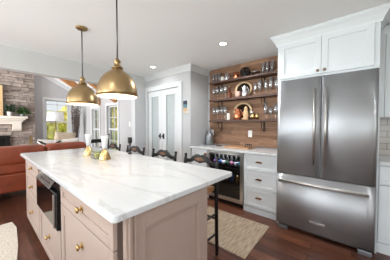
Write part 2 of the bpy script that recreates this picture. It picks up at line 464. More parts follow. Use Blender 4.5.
# living room
w2 = (-7.10, -6.50, 0.45, 1.86); w3 = (-5.94, -5.25, 0.45, 1.89)
b = MB().box(LX-0.15, w2[0], LY, LY+0.15, 0, 2.9).box(w2[1], w3[0], LY, LY+0.15, 0, 2.9).box(w3[1], HX-0.15, LY, LY+0.15, 0, 2.9)
for w in (w2, w3): b.box(w[0], w[1], LY, LY+0.15, 0, w[2]).box(w[0], w[1], LY, LY+0.15, w[3], 2.9)
struct('wall_window', b, M['wall_living'], (LX, LY, 0))
w1 = (1.675, 2.415, 0.6, 2.23)
b = MB().box(LX-0.15, LX, -3.4, w1[0], 0, 4.3).box(LX-0.15, LX, w1[1], LY, 0, 4.3).box(LX-0.15, LX, w1[0], w1[1], 0, w1[2]).box(LX-0.15, LX, w1[0], w1[1], w1[3], 4.3)
struct('wall_gable', b, M['wall_living'], (LX, 0, 0))
RZ = 2.62; SL = 0.53
def slope(y): return RZ+SL*(LY-y)
struct('ceiling_vault', MB().prism([(LY+0.15, slope(LY+0.15)), (-0.2, slope(-0.2)), (-3.4, slope(-0.2)-SL*3.2), (-3.4, slope(-0.2)-SL*3.2+0.1), (-0.2, slope(-0.2)+0.1), (LY+0.15, slope(LY+0.15)+0.1)], 'x', LX-0.15, HX-0.15), M['ceil'], (LX, LY, RZ))
# rake trim board on the gable wall
struct('trim_4', MB().prism([(LY-0.001, slope(LY)-0.001), (0, slope(0)-0.001), (0, slope(0)-0.16), (LY-0.001, slope(LY)-0.16)], 'x', LX+0.001, LX+0.03), M['trim'], (LX, LY, RZ))

def window(name, axis, w, plane, inward, muntins_v, muntins_h):
    """axis 'x': the wall runs along x at y=plane; axis 'y': runs along y at x=plane. inward = sign toward the room"""
    a0, a1, z0, z1 = w
    def bx(b, u0, u1, d0, d1, zz0, zz1):
        q0, q1 = sorted((plane+inward*d0, plane+inward*d1))
        if axis == 'x': b.box(u0, u1, q0, q1, zz0, zz1)
        else: b.box(q0, q1, u0, u1, zz0, zz1)
    base = ((a0+a1)/2, plane, z0) if axis == 'x' else (plane, (a0+a1)/2, z0)
    r = thing(name, '', '', base); del r['label']; del r['category']; r['kind'] = 'structure'
    c = 0.085
    b = MB(); bx(b, a0-c, a0, 0.001, 0.022, z0-c, z1+c); bx(b, a1, a1+c, 0.001, 0.022, z0-c, z1+c)
    bx(b, a0, a1, 0.001, 0.022, z1, z1+c); bx(b, a0, a1, 0.001, 0.022, z0-c, z0)
    obj('casing', b, M['trim'], r)
    b = MB(); s = 0.04
    bx(b, a0, a0+s, -0.10, -0.05, z0, z1); bx(b, a1-s, a1, -0.10, -0.05, z0, z1); bx(b, a0, a1, -0.10, -0.05, z0, z0+s); bx(b, a0, a1, -0.10, -0.05, z1-s, z1)
    zm = (z0+z1)/2; bx(b, a0, a1, -0.10, -0.045, zm-0.025, zm+0.025)
    obj('sash', b, M['trim'], r)
    b = MB()
    for k in range(1, muntins_v+1):
        u = a0+(a1-a0)*k/(muntins_v+1); bx(b, u-0.009, u+0.009, -0.085, -0.055, z0+s, z1-s)
    for k in muntins_h:
        z = z0+(z1-z0)*k; bx(b, a0+s, a1-s, -0.085, -0.055, z-0.009, z+0.009)
    obj('muntin', b, M['trim'], r)
    b = MB(); bx(b, a0+s, a1-s, -0.078, -0.074, z0+s, zm-0.026); bx(b, a0+s, a1-s, -0.078, -0.074, zm+0.026, z1-s)
    obj('pane', b, M['pane'], r)
window('window_1', 'y', w1, LX, 1, 1, (0.25, 0.75, 0.9))
window('window_2', 'x', w2, LY, -1, 1, (0.75,))
window('window_3', 'x', w3, LY, -1, 1, (0.75, 0.25))

# stone chimney breast
def stones(x0, x1, y0, y1, z0, z1, open_=None):
    b = MB(); z = z0
    while z < z1:
        h = random.choice((0.05, 0.07, 0.09, 0.11)); y = y0-random.random()*0.2
        while y < y1:
            w = random.choice((0.16, 0.22, 0.3, 0.4, 0.5)); a, c = max(y, y0), min(y+w, y1)
            y += w
            if c-a < 0.02: continue
            if open_ and z < open_[2] and a < open_[1] and c > open_[0]:
                if a >= open_[0] and c <= open_[1]: continue
                if a < open_[0]: c = open_[0]
                else: a = open_[1]
                if c-a < 0.02: continue
            b.box(x0, x1+random.uniform(-0.02, 0.03), a+0.003, c-0.003, z+0.003, z+h-0.003, 0.008, 1)
        z += h
    return b
b = stones(-8.5, -8.27, -1.65, 1.33, 0, 3.45, (-0.75, 0.64, 0.93))
b.box(LX+0.001, -8.47, -1.65, 1.32, 0, 3.45)
struct('wall_chimney', b, M['stone'], (LX, 0, 0))

# ------------------------------------------------------------------ the island
IPX, IPY = -0.75, 0.36          # near corner of the worktop
TH = math.radians(-0.5)
def isl(name, label, cat, base, group=None):
    """base in island coordinates; island coords have origin at the near worktop corner, -x along the long side"""
    r = thing(name, label, cat, base, group)
    c, s = math.cos(TH), math.sin(TH)
    x, y, z = base
    r.location = (IPX+c*x-s*y, IPY+s*x+c*y, z); r.rotation_euler.z = TH
    return r
IL = 2.66; IW = 0.99
CT0, CT1 = 0.885, 0.921
r = isl('island_countertop', 'long white marble-look worktop with grey veins lying on the blush island', 'countertop', (-IL/2, IW/2, CT0))
# rounded slab
def slab(x0, x1, y0, y1, z0, z1, rc, bev):
    pts = []
    for cx, cy, a0 in ((x1-rc, y0+rc, -PI/2), (x1-rc, y1-rc, 0), (x0+rc, y1-rc, PI/2), (x0+rc, y0+rc, PI)):
        for k in range(5): a = a0+PI/2*k/4; pts.append((cx+rc*math.cos(a), cy+rc*math.sin(a)))
    b = MB().prism(pts, 'z', z0, z1)
    ed = [e for e in b.bm.edges if abs(e.verts[0].co.z-e.verts[1].co.z) < 1e-6]
    bmesh.ops.bevel(b.bm, geom=ed, offset=bev, segments=3, affect='EDGES', profile=0.5)
    return b
obj('slab', slab(-IL, 0, 0, IW, CT0, CT1, 0.025, 0.008), M['quartz'], r)

FY = 0.03    # front face of drawers in island coords
BY0, BY1 = 0.052, 0.655
def front_panel(x0, x1, z0, z1, y=FY, t=0.02, fr=0.055, inset=0.008):
    """frame-and-panel drawer front facing -y"""
    b = MB()
    fr = min(fr, (z1-z0)*0.28, (x1-x0)*0.3)
    b.box(x0, x0+fr, y, y+t, z0, z1, 0.002, 1).box(x1-fr, x1, y, y+t, z0, z1, 0.002, 1)
    b.box(x0+fr, x1-fr, y, y+t, z0, z0+fr, 0.002, 1).box(x0+fr, x1-fr, y, y+t, z1-fr, z1, 0.002, 1)
    b.box(x0+fr-0.001, x1-fr+0.001, y+inset, y+t, z0+fr-0.001, z1-fr+0.001)
    # small ogee strip inside the frame
    m = 0.012
    b.prism([(x0+fr, z0+fr), (x0+fr, z1-fr), (x0+fr+m, z1-fr-m), (x0+fr+m, z0+fr+m)], 'y', y+0.003, y+inset+0.001)
    b.prism([(x1-fr, z0+fr), (x1-fr, z1-fr), (x1-fr-m, z1-fr-m), (x1-fr-m, z0+fr+m)], 'y', y+0.003, y+inset+0.001)
    b.prism([(x0+fr, z0+fr), (x1-fr, z0+fr), (x1-fr-m, z0+fr+m), (x0+fr+m, z0+fr+m)], 'y', y+0.003, y+inset+0.001)
    b.prism([(x0+fr, z1-fr), (x1-fr, z1-fr), (x1-fr-m, z1-fr-m), (x0+fr+m, z1-fr-m)], 'y', y+0.003, y+inset+0.001)
    return b
def cup_pull(x, y, z, mb=None, k=1.0):
    """mushroom knob with an oval back plate"""
    b = mb or MB()
    b.cyl((x, y, z), (x, y-0.004*k, z), 0.022*k, seg=20).cyl((x, y-0.004*k, z), (x, y-0.018*k, z), 0.009*k, seg=12)
    b.cyl((x, y-0.018*k, z), (x, y-0.024*k, z), 0.013*k, 0.021*k, seg=20).cyl((x, y-0.024*k, z), (x, y-0.033*k, z), 0.021*k, 0.013*k, seg=20)
    return b
def drawer_bank(label, x0, x1, zs, knob_z, z0b=0.10, gap=0.0):
    r = isl('drawer_cabinet', label, 'cabinet', ((x0+x1)/2, (BY0+BY1)/2, 0))
    b = MB().box(x0+0.001, x1-0.001-gap, BY0, BY1, z0b, CT0-0.001).box(x0+0.001, x1-0.001-gap, BY0+0.05, BY1, 0, z0b)
    obj('carcass', b, M['blush'], r)
    for (a, c), kz in zip(zs, knob_z):
        d = obj('drawer', front_panel(x0+0.012, x1-0.012, a, c, FY, BY0-FY-0.0005), M['blush'], r)
        yk = FY+0.008 if (c-a) > 0.1 else FY
        obj('knob', cup_pull((x0+x1)/2, yk-0.0005, kz), M['gold'], d, label='brass knob')
    return r
# positions along the island (island coords, x from near corner)
XA, XB, XC, XD = -2.48, -1.68, -0.905, -0.055
drawer_bank('blush cabinet of three drawers at the sofa end of the island', XA, XB, ((0.115, 0.44), (0.447, 0.725), (0.732, 0.875)), (0.29, 0.585, 0.80))
drawer_bank('blush cabinet of two drawers nearest the camera, at the island corner', XC, XD, ((0.115, 0.72), (0.727, 0.875)), (0.575, 0.80), gap=0.05)
r = isl('microwave_cabinet', 'blush island cabinet around the built-in microwave with one drawer below it', 'cabinet', ((XB+XC)/2, (BY0+BY1)/2, 0))
b = MB().box(XB+0.001, XB+0.02, BY0, BY1, 0.10, CT0-0.001).box(XC-0.02, XC-0.001, BY0, BY1, 0.10, CT0-0.001).box(XB+0.02, XC-0.02, BY0, BY1, 0.10, 0.50).box(XB+0.02, XC-0.02, BY1-0.02, BY1, 0.5, CT0-0.001).box(XB+0.001, XC-0.001, BY0+0.05, BY1, 0, 0.10)
obj('carcass', b, M['blush'], r)
d = obj('drawer', front_panel(XB+0.012, XC-0.012, 0.115, 0.492, FY, BY0-FY-0.0005), M['blush'], r)
obj('knob', cup_pull((XB+XC)/2, FY+0.0075, 0.31), M['gold'], d, label='brass knob')
# the microwave
mx0, mx1 = XB+0.024, XC-0.024
r = isl('microwave', 'black glass and steel built-in microwave with tilted control panel', 'microwave', ((mx0+mx1)/2, 0.2, 0.502))
obj('body', MB().box(mx0, mx1, 0.045, 0.62, 0.502, 0.870), M['steel_dark'], r)
d = obj('door', MB().box(mx0, mx1, 0.012, 0.0445, 0.502, 0.782, 0.004), M['iron'], r)
obj('window_panel', MB().box(mx0+0.012, mx1-0.05, 0.008, 0.0118, 0.515, 0.775), M['blackglass'], d, label='black glass window')
obj('handle', MB().box(mx1-0.044, mx1-0.036, -0.004, 0.0118, 0.515, 0.775, 0.004), M['handle'], d, label='steel edge strip')
cp = MB(); cp.prism([(0.044, 0.872), (-0.008, 0.800), (0.0, 0.790), (0.044, 0.850)], 'x', mx0+0.09, mx1-0.12)
d = obj('control_panel', cp, M['blackglass'], r)
for i in range(6):
    for j in range(2):
        u = mx0+0.2+i*0.06; t = 0.3+0.32*j
        y = 0.044+(-0.052)*t; z = 0.872-0.072*t
        obj('button', MB().box(u, u+0.026, y-0.0045, y-0.0015, z+0.0005, z+0.004), M['steel_dark'], d)

# end panel with a recessed frame
EX = -0.055
r = isl('island_end_panel', 'taupe frame-and-panel end board closing the island under the worktop', 'panel', (EX+0.03, 0.4, 0))
b = MB()
y0, y1, z0, z1 = 0.068, 0.675, 0.0, CT0-0.001
x0, x1 = EX+0.004, EX+0.032
b.box(x0, x1, y0, y0+0.10, z0, z1, 0.002, 1).box(x0, x1, y1-0.09, y1, z0, z1, 0.002, 1).box(x0, x1, y0+0.10, y1-0.09, z1-0.085, z1, 0.002, 1).box(x0, x1, y0+0.10, y1-0.09, z0, 0.14, 0.002, 1)
b.box(x0, x1-0.022, y0+0.099, y1-0.089, 0.139, z1-0.084)
m = 0.014
for q in ([(y0+0.10, 0.14), (y0+0.10, z1-0.085), (y0+0.10+m, z1-0.085-m), (y0+0.10+m, 0.14+m)], [(y1-0.09, 0.14), (y1-0.09, z1-0.085), (y1-0.09-m, z1-0.085-m), (y1-0.09-m, 0.14+m)],
          [(y0+0.10, z1-0.085), (y1-0.09, z1-0.085), (y1-0.09-m, z1-0.085-m), (y0+0.10+m, z1-0.085-m)]):
    b.prism(q, 'x', x1-0.0225, x1-0.006)
obj('frame', b, M['blush'], r)
obj('pilaster', MB().box(x0, x1+0.012, y0+0.012, y0+0.022, 0, z1-0.0005).box(x0, x1+0.012, y0+0.038, y0+0.048, 0, z1-0.0005), M['blush'], r)
obj('back_panel', MB().box(XA, EX+0.005, BY1+0.002, BY1+0.014, 0, CT0-0.002), M['blush'], r)

# things on the island
def bell(base, label, k=1.0):
    r = thing('candle_holder', label, 'candle holder', base, 'brass candle holders on the island')
    x, y, z = base
    obj('bell_base', MB().lathe([(0, 0), (0.060, 0), (0.062, 0.008), (0.057, 0.03), (0.046, 0.062), (0.032, 0.092), (0.021, 0.108), (0.017, 0.122), (0, 0.122)], base), M['gold'], r)
    obj('glass_flute', MB().lathe([(0, 0.1225), (0.024, 0.1225), (0.026, 0.16), (0.032, 0.21), (0.041, 0.265), (0.039, 0.265), (0.030, 0.21), (0.023, 0.16), (0.018, 0.135), (0, 0.135)], base), M['whiteglass'], r, label='white frosted glass flute')
    return r
bell((-2.065, 0.91, CT1+0.0005), 'brass bell candle holder with white flute, right of the glass dish', 1.0)
bell((-2.50, 0.905, CT1+0.0005), 'brass bell candle holder with white flute, partly behind the glass dish', 1.0)
r = thing('glass_dish', 'square green-tinted glass dish between the two brass candle holders', 'dish', (-2.225, 0.905, CT1+0.0005))
z = CT1+0.0005
b = MB()
gx0, gx1, gy0, gy1 = -2.285, -2.165, 0.845, 0.965
for (x0, x1, y0, y1) in ((gx0, gx1, gy0, gy0+0.006), (gx0, gx1, gy1-0.006, gy1), (gx0, gx0+0.006, gy0+0.006, gy1-0.006), (gx1-0.006, gx1, gy0+0.006, gy1-0.006)):
    b.box(x0, x1, y0, y1, z, z+0.082)
b.box(gx0+0.006, gx1-0.006, gy0+0.006, gy1-0.006, z, z+0.006)
obj('bowl', b, M['greenglass'], r)
b = MB()
for i in range(16):
    p = (random.uniform(-2.265, -2.185), random.uniform(0.865, 0.945), z+0.016+random.random()*0.03)
    b.sphere(p, random.uniform(0.008, 0.014), (1, 1, 0.7), 8)
f = obj('moss_filling', b, M['olive'], r); f['kind'] = 'stuff'
r = thing('goblet', 'small black goblet at the far edge of the island before the pantry doors', 'goblet', (-2.235, 1.31, CT1+0.0005))
gb = (-2.235, 1.31, CT1+0.0005)
obj('stem', MB().lathe([(0, 0), (0.028, 0), (0.028, 0.008), (0.009, 0.02), (0.008, 0.105), (0.014, 0.135), (0, 0.136)], gb, 20), M['black'], r)
obj('cup', MB().lathe([(0, 0.1365), (0.016, 0.1365), (0.027, 0.147), (0.029, 0.215), (0.027, 0.215), (0.023, 0.150), (0, 0.147)], gb, 20), M['black'], r)

# ------------------------------------------------------------------ bar stools
def make_stool(base, label):
    r = thing('bar_stool', label, 'stool', base, 'black bar stools along the island')
    x, y, z = base
    W = 0.215
    for s in (-1, 1):
        b = MB().tube([(x+s*W, y+0.015, 0), (x+s*W, y, 0.60), (x+s*W, y+0.01, 0.90), (x+s*(W+0.002), y+0.022, 0.955)], [0.017, 0.019, 0.018, 0.013], 12)
        obj('rear_leg', b, M['black'], r)
        obj('front_leg', MB().tube([(x+s*(W+0.015), y-0.40, 0), (x+s*(W+0.012), y-0.39, 0.65)], [0.015, 0.02], 12), M['black'], r)
        obj('finial', MB().lathe([(0, 0), (0.013, 0), (0.018, 0.012), (0.012, 0.025), (0, 0.03)], (x+s*(W+0.002), y+0.022, 0.9555), 14), M['black'], r)
    # woven seat and its frame
    obj('seat', MB().prism([(x-W-0.02, y-0.42), (x+W+0.02, y-0.42), (x+W-0.02, y-0.02), (x+W-0.03, y+0.01), (x-W+0.03, y+0.01), (x-W+0.02, y-0.02)], 'z', 0.651, 0.682), M['rush'], r, label='woven tan rush seat')
    # carved crest rail (cupid's-bow outline), in front of the posts line
    top = [(-0.205, 0.925), (-0.16, 0.922), (-0.125, 0.935), (-0.09, 0.965), (-0.06, 0.982), (-0.03, 0.985), (0, 0.974), (0.03, 0.985), (0.06, 0.982), (0.09, 0.965), (0.125, 0.935), (0.16, 0.922), (0.205, 0.925)]
    bot = [(0.205, 0.885), (0.15, 0.885), (0.11, 0.898), (0.08, 0.912), (0.045, 0.905), (0, 0.892), (-0.045, 0.905), (-0.08, 0.912), (-0.11, 0.898), (-0.15, 0.885), (-0.205, 0.885)]
    poly = [(x+u, v) for u, v in top+bot]
    c = obj('crest_rail', MB().prism(poly, 'y', y+0.002, y+0.024), M['black'], r)
    sh = [(x+u*0.36, 0.938+(v-0.938)*0.42) for u, v in [(-0.205, 0.93), (-0.12, 0.965), (-0.05, 0.985), (0, 0.97), (0.05, 0.985), (0.12, 0.965), (0.205, 0.93), (0.12, 0.905), (0.05, 0.895), (0, 0.888), (-0.05, 0.895), (-0.12, 0.905)]]
    obj('ornament', MB().prism(sh, 'y', y-0.004, y+0.0018), M['rubbed'], c, label='worn gilded carving')
    for zz in (0.80,):
        obj('slat', MB().box(x-0.198, x+0.198, y, y+0.014, zz-0.03, zz+0.03, 0.003), M['black'], r)
    for zz, kk in ((0.22, 1), (0.42, 1)):
        for s in (-1, 1):
            obj('side_rung', MB().cyl((x+s*(W+0.01), y-0.375, zz), (x+s*(W), y-0.01, zz), 0.010, seg=10), M['black'], r)
    obj('foot_rung', MB().cyl((x-W, y-0.395, 0.30), (x+W, y-0.395, 0.30), 0.012, seg=10), M['rubbed'], r)
    obj('rear_rung', MB().cyl((x-W, y+0.01, 0.36), (x+W, y+0.01, 0.36), 0.010, seg=10), M['black'], r)
    return r
s0 = make_stool((-1.245, 1.535, 0), 'black bar stool with carved back nearest the drinks cooler')
for x, lab in ((-1.845, 'black bar stool with carved back before the right pantry door'),
               (-2.50, 'black bar stool with carved back behind the small black goblet'),
               (-3.18, 'black bar stool with carved back farthest along the island toward the living room')):
    dup(s0, (x, 1.535, 0), lab)

# ------------------------------------------------------------------ pendants
def make_pendant(x, y, label):
    r = thing('pendant_lamp', label, 'lamp', (x, y, 1.54), 'brass pendants over the island')
    c = (x, y, 1.54)
    R = 0.163
    outer = [(R, 0), (R*0.995, 0.03), (R*0.97, 0.065), (R*0.91, 0.105), (R*0.81, 0.142), (R*0.67, 0.174), (R*0.50, 0.198), (R*0.36, 0.213), (R*0.27, 0.224), (0.042, 0.236)]
    t = 0.003
    inner = [(0.04, 0.231), (R*0.27-t, 0.219), (R*0.36-t, 0.208), (R*0.50-t, 0.193), (R*0.67-t, 0.169), (R*0.81-t, 0.138), (R*0.91-t, 0.102), (R*0.97-t, 0.064), (R*0.995-t, 0.03), (R-t, 0)]
    obj('shade', MB().lathe([(R-t+0.0005, 0.0)]+outer+[(0.036, 0.236), (0.036, 0.2335)], c, 48), M['brass'], r, label='domed aged brass shade')
    obj('lining', MB().lathe([(q[0]-0.001, q[1]) for q in inner], c, 48), M['shade_in'], r, label='white enamelled lining')
    obj('cap', MB().lathe([(0, 0.2365), (0.046, 0.2365), (0.046, 0.246), (0.032, 0.252), (0.030, 0.258), (0.026, 0.262), (0.026, 0.292), (0.029, 0.294), (0.029, 0.300), (0.016, 0.312), (0.008, 0.325), (0, 0.325)], c, 24), M['brass'], r)
    obj('rod', MB().cyl((x, y, 1.8655), (x, y, CZ-0.0285), 0.0065, seg=12), M['steel_dark'], r, label='thin grey rod')
    obj('canopy', MB().lathe([(0, -0.028), (0.012, -0.028), (0.05, -0.020), (0.062, -0.010), (0.064, -0.001), (0, -0.001)], (x, y, CZ), 28), M['brass'], r)
    obj('bulb', MB().sphere((x, y, 1.625), 0.032, (1, 1, 1.2), 16).cyl((x, y, 1.66), (x, y, 1.73), 0.014, seg=12), M['bulb'], r, label='warm glowing bulb')
    return r
p0 = make_pendant(-1.535, 0.79, 'brass dome pendant nearest the camera, hanging over the island')
dup(p0, (-2.415, 0.82, 1.54), 'brass dome pendant at the living room end of the island')
for i, x in enumerate((-1.535, -2.415)):
    l = bpy.data.lights.new('pendant_glow', 'POINT'); l.energy = 2.2; l.color = (1, 0.86, 0.68); l.shadow_soft_size = 0.04
    o = bpy.data.objects.new('pendant_glow', l); C.objects.link(o); o.location = (x, 0.82, 1.565)

def downlight(x, y, label, e=23):
    r = thing('recessed_light', label, 'light', (x, y, CZ-0.006), 'recessed ceiling lights')
    c = (x, y, CZ)
    obj('trim_ring', MB().lathe([(0.046, -0.001), (0.064, -0.001), (0.064, -0.005), (0.048, -0.006), (0.046, -0.001)], c, 32), M['trim'], r)
    obj('lens', MB().lathe([(0, -0.001), (0.0455, -0.001), (0.0455, -0.004), (0, -0.004)], c, 32), M['lens'], r, label='glowing round lens')
    l = bpy.data.lights.new('downlight_beam', 'SPOT'); l.energy = e; l.color = (0.94, 0.975, 1.0); l.spot_size = math.radians(165); l.spot_blend = 0.5; l.shadow_soft_size = 0.05
    o = bpy.data.objects.new('downlight_beam', l); C.objects.link(o); o.location = (x, y, CZ-0.02)
downlight(-2.969, 2.241, 'round recessed light in the ceiling before the pantry doors', 8)
downlight(-1.393, 2.231, 'round recessed light in the ceiling before the glass shelves', 55)

downlight(1.0, 1.2, 'added unseen recessed ceiling light high up right of the refrigerator')  # this and the next two are unseen lights added for brightness
downlight(-0.75, -0.5, 'added unseen recessed ceiling light behind the camera near the island corner')  # out of view, added to brighten the kitchen
downlight(0.7, -1.0, 'added unseen recessed ceiling light behind the camera to its right')  # another unseen light added as fill

# ------------------------------------------------------------------ fridge
FX0, FX1, FYF = -0.742, 0.172, 2.468
ft = 1.838
r = thing('refrigerator', 'large stainless steel french-door refrigerator with freezer drawer', 'refrigerator', ((FX0+FX1)/2, 2.8, 0))
obj('body', MB().box(FX0+0.006, FX1-0.006, FYF+0.068, YB-0.01, 0.045, ft-0.004).box(FX0+0.03, FX1-0.03, FYF+0.075, YB-0.02, 0.02, 0.045), M['steel_dark'], r)
def bowed(x0, x1, z0, z1, yf, t, bow, e0=0.012, e1=0.012):
    pts = []
    n = 12
    for k in range(n+1):
        u = k/n; x = x0+(x1-x0)*u
        y = yf+bow*(2*u-1)**2
        pts.append((x, y))
    pts[0] = (x0, pts[0][1]+e0*0.6); pts[-1] = (x1, pts[-1][1]+e1*0.6)
    pts.insert(1, (x0+0.006, yf+bow*0.97+0.001)); pts.insert(-1, (x1-0.006, yf+bow*0.97+0.001))
    pts += [(x1, yf+t), (x0, yf+t)]
    return MB().prism(pts, 'z', z0, z1, smooth=False)
def smooth_front(o):
    for p in o.data.polygons:
        if p.normal.y < -0.9: p.use_smooth = True
xm = -0.283
for x0, x1, hx in ((FX0, xm-0.003, -0.336), (xm+0.003, FX1, -0.233)):
    d = obj('door', bowed(x0, x1, 0.708, ft, FYF, 0.062, 0.006), M['steel'], r); smooth_front(d)
    h = MB().cyl((hx, FYF-0.047, 0.86), (hx, FYF-0.047, 1.70), 0.0125, seg=18)
    for z in (0.895, 1.665): h.cyl((hx, FYF+0.004, z), (hx, FYF-0.047, z), 0.0095, seg=14)
    obj('handle', h, M['handle'], d, label='tall steel bar handle')
d = obj('freezer_drawer', bowed(FX0, FX1, 0.072, 0.700, FYF, 0.062, 0.007), M['steel'], r); smooth_front(d)
h = MB().cyl((-0.700, FYF-0.045, 0.622), (0.118, FYF-0.045, 0.622), 0.0125, seg=18)
for x in (-0.668, 0.086): h.cyl((x, FYF+0.005, 0.622), (x, FYF-0.045, 0.622), 0.0095, seg=14)
h.box(-0.700, 0.118, FYF-0.052, FYF-0.040, 0.603, 0.641, 0.004)
obj('handle', h, M['handle'], d, label='wide steel bar handle')
obj('badge', MB().box(-0.375, -0.225, FYF-0.003, FYF+0.004, 0.178, 0.205, 0.001, 1), M['silver'], d, label='small raised nameplate')
for x in (-0.665, 0.10):
    obj('foot', MB().box(x-0.055, x+0.055, FYF+0.005, FYF+0.09, 0.001, 0.05, 0.006), M['galv'], r)

# cabinet over the fridge
CY = 2.548; UYC = 2.945
r = thing('overfridge_cabinet', 'white two-door cabinet with crown moulding above the refrigerator', 'cabinet', ((FX0+FX1)/2, 2.8, 1.86))
cx0, cx1 = -0.765, 0.178
obj('carcass', MB().box(cx0, cx1, CY+0.021, YB-0.003, 1.858, 2.40), M['cab'], r)
obj('face_frame', MB().box(cx0, cx1, CY+0.004, CY+0.0205, 1.858, 1.885).box(cx0, cx1, CY+0.004, CY+0.0205, 2.30, 2.40).box(cx0, cx0+0.03, CY+0.004, CY+0.0205, 1.885, 2.30).box(cx1-0.045, cx1, CY+0.004, CY+0.0205, 1.885, 2.30), M['cab'], r)
def shaker(x0, x1, z0, z1, y, t=0.02, fr=0.06, inset=0.01):
    b = MB()
    b.box(x0, x0+fr, y, y+t, z0, z1, 0.0015, 1).box(x1-fr, x1, y, y+t, z0, z1, 0.0015, 1).box(x0+fr, x1-fr, y, y+t, z0, z0+fr, 0.0015, 1).box(x0+fr, x1-fr, y, y+t, z1-fr, z1, 0.0015, 1)
    b.box(x0+fr-0.001, x1-fr+0.001, y+inset, y+t, z0+fr-0.001, z1-fr+0.001)
    return b
dm = -0.295
for x0, x1, kx in ((cx0+0.025, dm-0.0015, dm-0.032), (dm+0.0015, cx1-0.04, dm+0.032)):
    d = obj('door', shaker(x0, x1, 1.882, 2.305, CY-0.017, 0.0205), M['cab'], r)
    obj('knob', cup_pull(kx, CY-0.0175, 1.918, k=0.7), M['knob'], d, label='small bronze knob')
obj('crown_molding', crown([(cx0-0.0005, YB-0.003), (cx0-0.0005, CY+0.0035), (cx1+0.0005, CY+0.0035), (cx1+0.0005, UYC)], 'c', 2.418, 0.075, 0.125), M['cab'], r)
# side panels of the fridge bay
obj('side_panel', MB().box(FX0-0.022, FX0-0.004, CY+0.03, YB-0.003, 0.001, 1.857), M['cab'], r)
obj('side_panel', MB().box(FX1+0.005, FX1+0.02, CY+0.05, YB-0.003, 0.001, 1.857), M['cab'], r)

# ------------------------------------------------------------------ right of the fridge
rx0 = 0.196; rx1 = 0.80
r = thing('base_cabinet', 'white base cabinet with door and drawer right of the refrigerator', 'cabinet', (0.5, 2.9, 0))
BYF = 2.64
obj('carcass', MB().box(rx0, rx1, BYF+0.021, YB+0.018, 0.10, 0.898).box(rx0, rx1, BYF+0.0, YB+0.018, 0.001, 0.10), M['cab'], r)
d = obj('drawer', shaker(rx0+0.006, rx1-0.006, 0.70, 0.885, BYF, 0.0205, 0.045), M['cab'], r)
obj('knob', cup_pull((rx0+rx1)/2, BYF+0.0095, 0.79), M['bronze'], d, label='small bronze knob')
d = obj('door', shaker(rx0+0.006, rx1-0.006, 0.112, 0.692, BYF, 0.0205), M['cab'], r)
obj('knob', cup_pull(rx1-0.045, BYF-0.0005, 0.62), M['bronze'], d, label='small bronze knob')
tag(obj('countertop', slab(rx0, rx1+1.2, BYF-0.03, YB+0.015, 0.90, 0.935, 0.006, 0.004), M['quartz'], None, (0.9, 2.9, 0.90)), 'short white worktop right of the refrigerator below the tiled wall', 'countertop')
r2 = dup(r, (1.107, 2.9, 0), 'white base cabinet second to the right of the refrigerator')
struct('wall_tile', MB().box(rx0, 2.09, YB+0.006, YB+0.019, 0.936, 1.45), M['tile'], (0.2, YB+0.006, 0.936))
r = thing('upper_cabinet', 'white wall cabinet hung over the tiles right of the refrigerator', 'cabinet', (0.5, 3.0, 1.38))
UY = 2.95; ux0 = 0.20
obj('carcass', MB().box(ux0, 0.95, UY+0.021, YB+0.005, 1.385, 2.40), M['cab'], r)
obj('filler', MB().box(ux0, ux0+0.05, UY+0.006, UY+0.0205, 1.385, 2.40), M['cab'], r)
d = obj('door', shaker(ux0+0.053, 0.60, 1.392, 2.30, UY, 0.0205), M['cab'], r)
obj('knob', cup_pull(0.565, UY-0.0005, 1.45), M['bronze'], d, label='small bronze knob')

# ------------------------------------------------------------------ bar nook: base units and worktop
NY = 2.625
nx0, nx1, nx2, nx3 = PX+0.002, -1.955, -1.268, -0.78
r = thing('filler_cabinet', 'narrow white cabinet left of the drinks cooler', 'cabinet', (-2.15, 2.9, 0))
obj('carcass', MB().box(nx0, nx1-0.002, NY+0.021, YB-0.005, 0.10, 0.872).box(nx0, nx1-0.002, NY+0.05, YB-0.005, 0.001, 0.10), M['cab'], r)
d = obj('door', shaker(nx0+0.03, nx1-0.006, 0.105, 0.865, NY, 0.0205, 0.055), M['cab'], r)
obj('knob', cup_pull(nx1-0.035, NY-0.0005, 0.79), M['bronze'], d, label='small bronze knob')
r = thing('drawer_cabinet', 'white three-drawer cabinet with bronze pulls between cooler and refrigerator', 'cabinet', (-1.03, 2.9, 0))
obj('carcass', MB().box(nx2+0.002, nx3, NY+0.021, YB-0.005, 0.088, 0.872), M['cab'], r)
obj('toe_board', MB().box(nx2+0.002, nx3, NY+0.001, NY+0.05, 0.001, 0.078), M['cab'], r)
def bin_pull(x, y, z, w=0.045):
    b = MB(); pr_ = []
    for k in range(9):
        a = PI*k/8; pr_.append((x-w*math.cos(a), z+0.016*math.sin(a)))
    b.prism(pr_+[(x+w, z-0.006), (x-w, z-0.006)], 'y', y-0.024, y)
    return b
for z0, z1 in ((0.092, 0.365), (0.371, 0.625), (0.631, 0.866)):
    d = obj('drawer', shaker(nx2+0.008, nx3-0.004, z0, z1, NY, 0.0205, 0.045), M['cab'], r)
    obj('pull', bin_pull((nx2+nx3)/2-0.01, NY+0.0095, (z0+z1)/2+0.01), M['bronze'], d, label='bronze cup pull')
tag(obj('bar_countertop', slab(nx0, nx3+0.012, NY-0.03, YB-0.008, 0.875, 0.907, 0.005, 0.004), M['quartz'], None, (-1.55, 2.9, 0.875)), 'pale worktop in the bar nook below the wooden shelves', 'countertop')

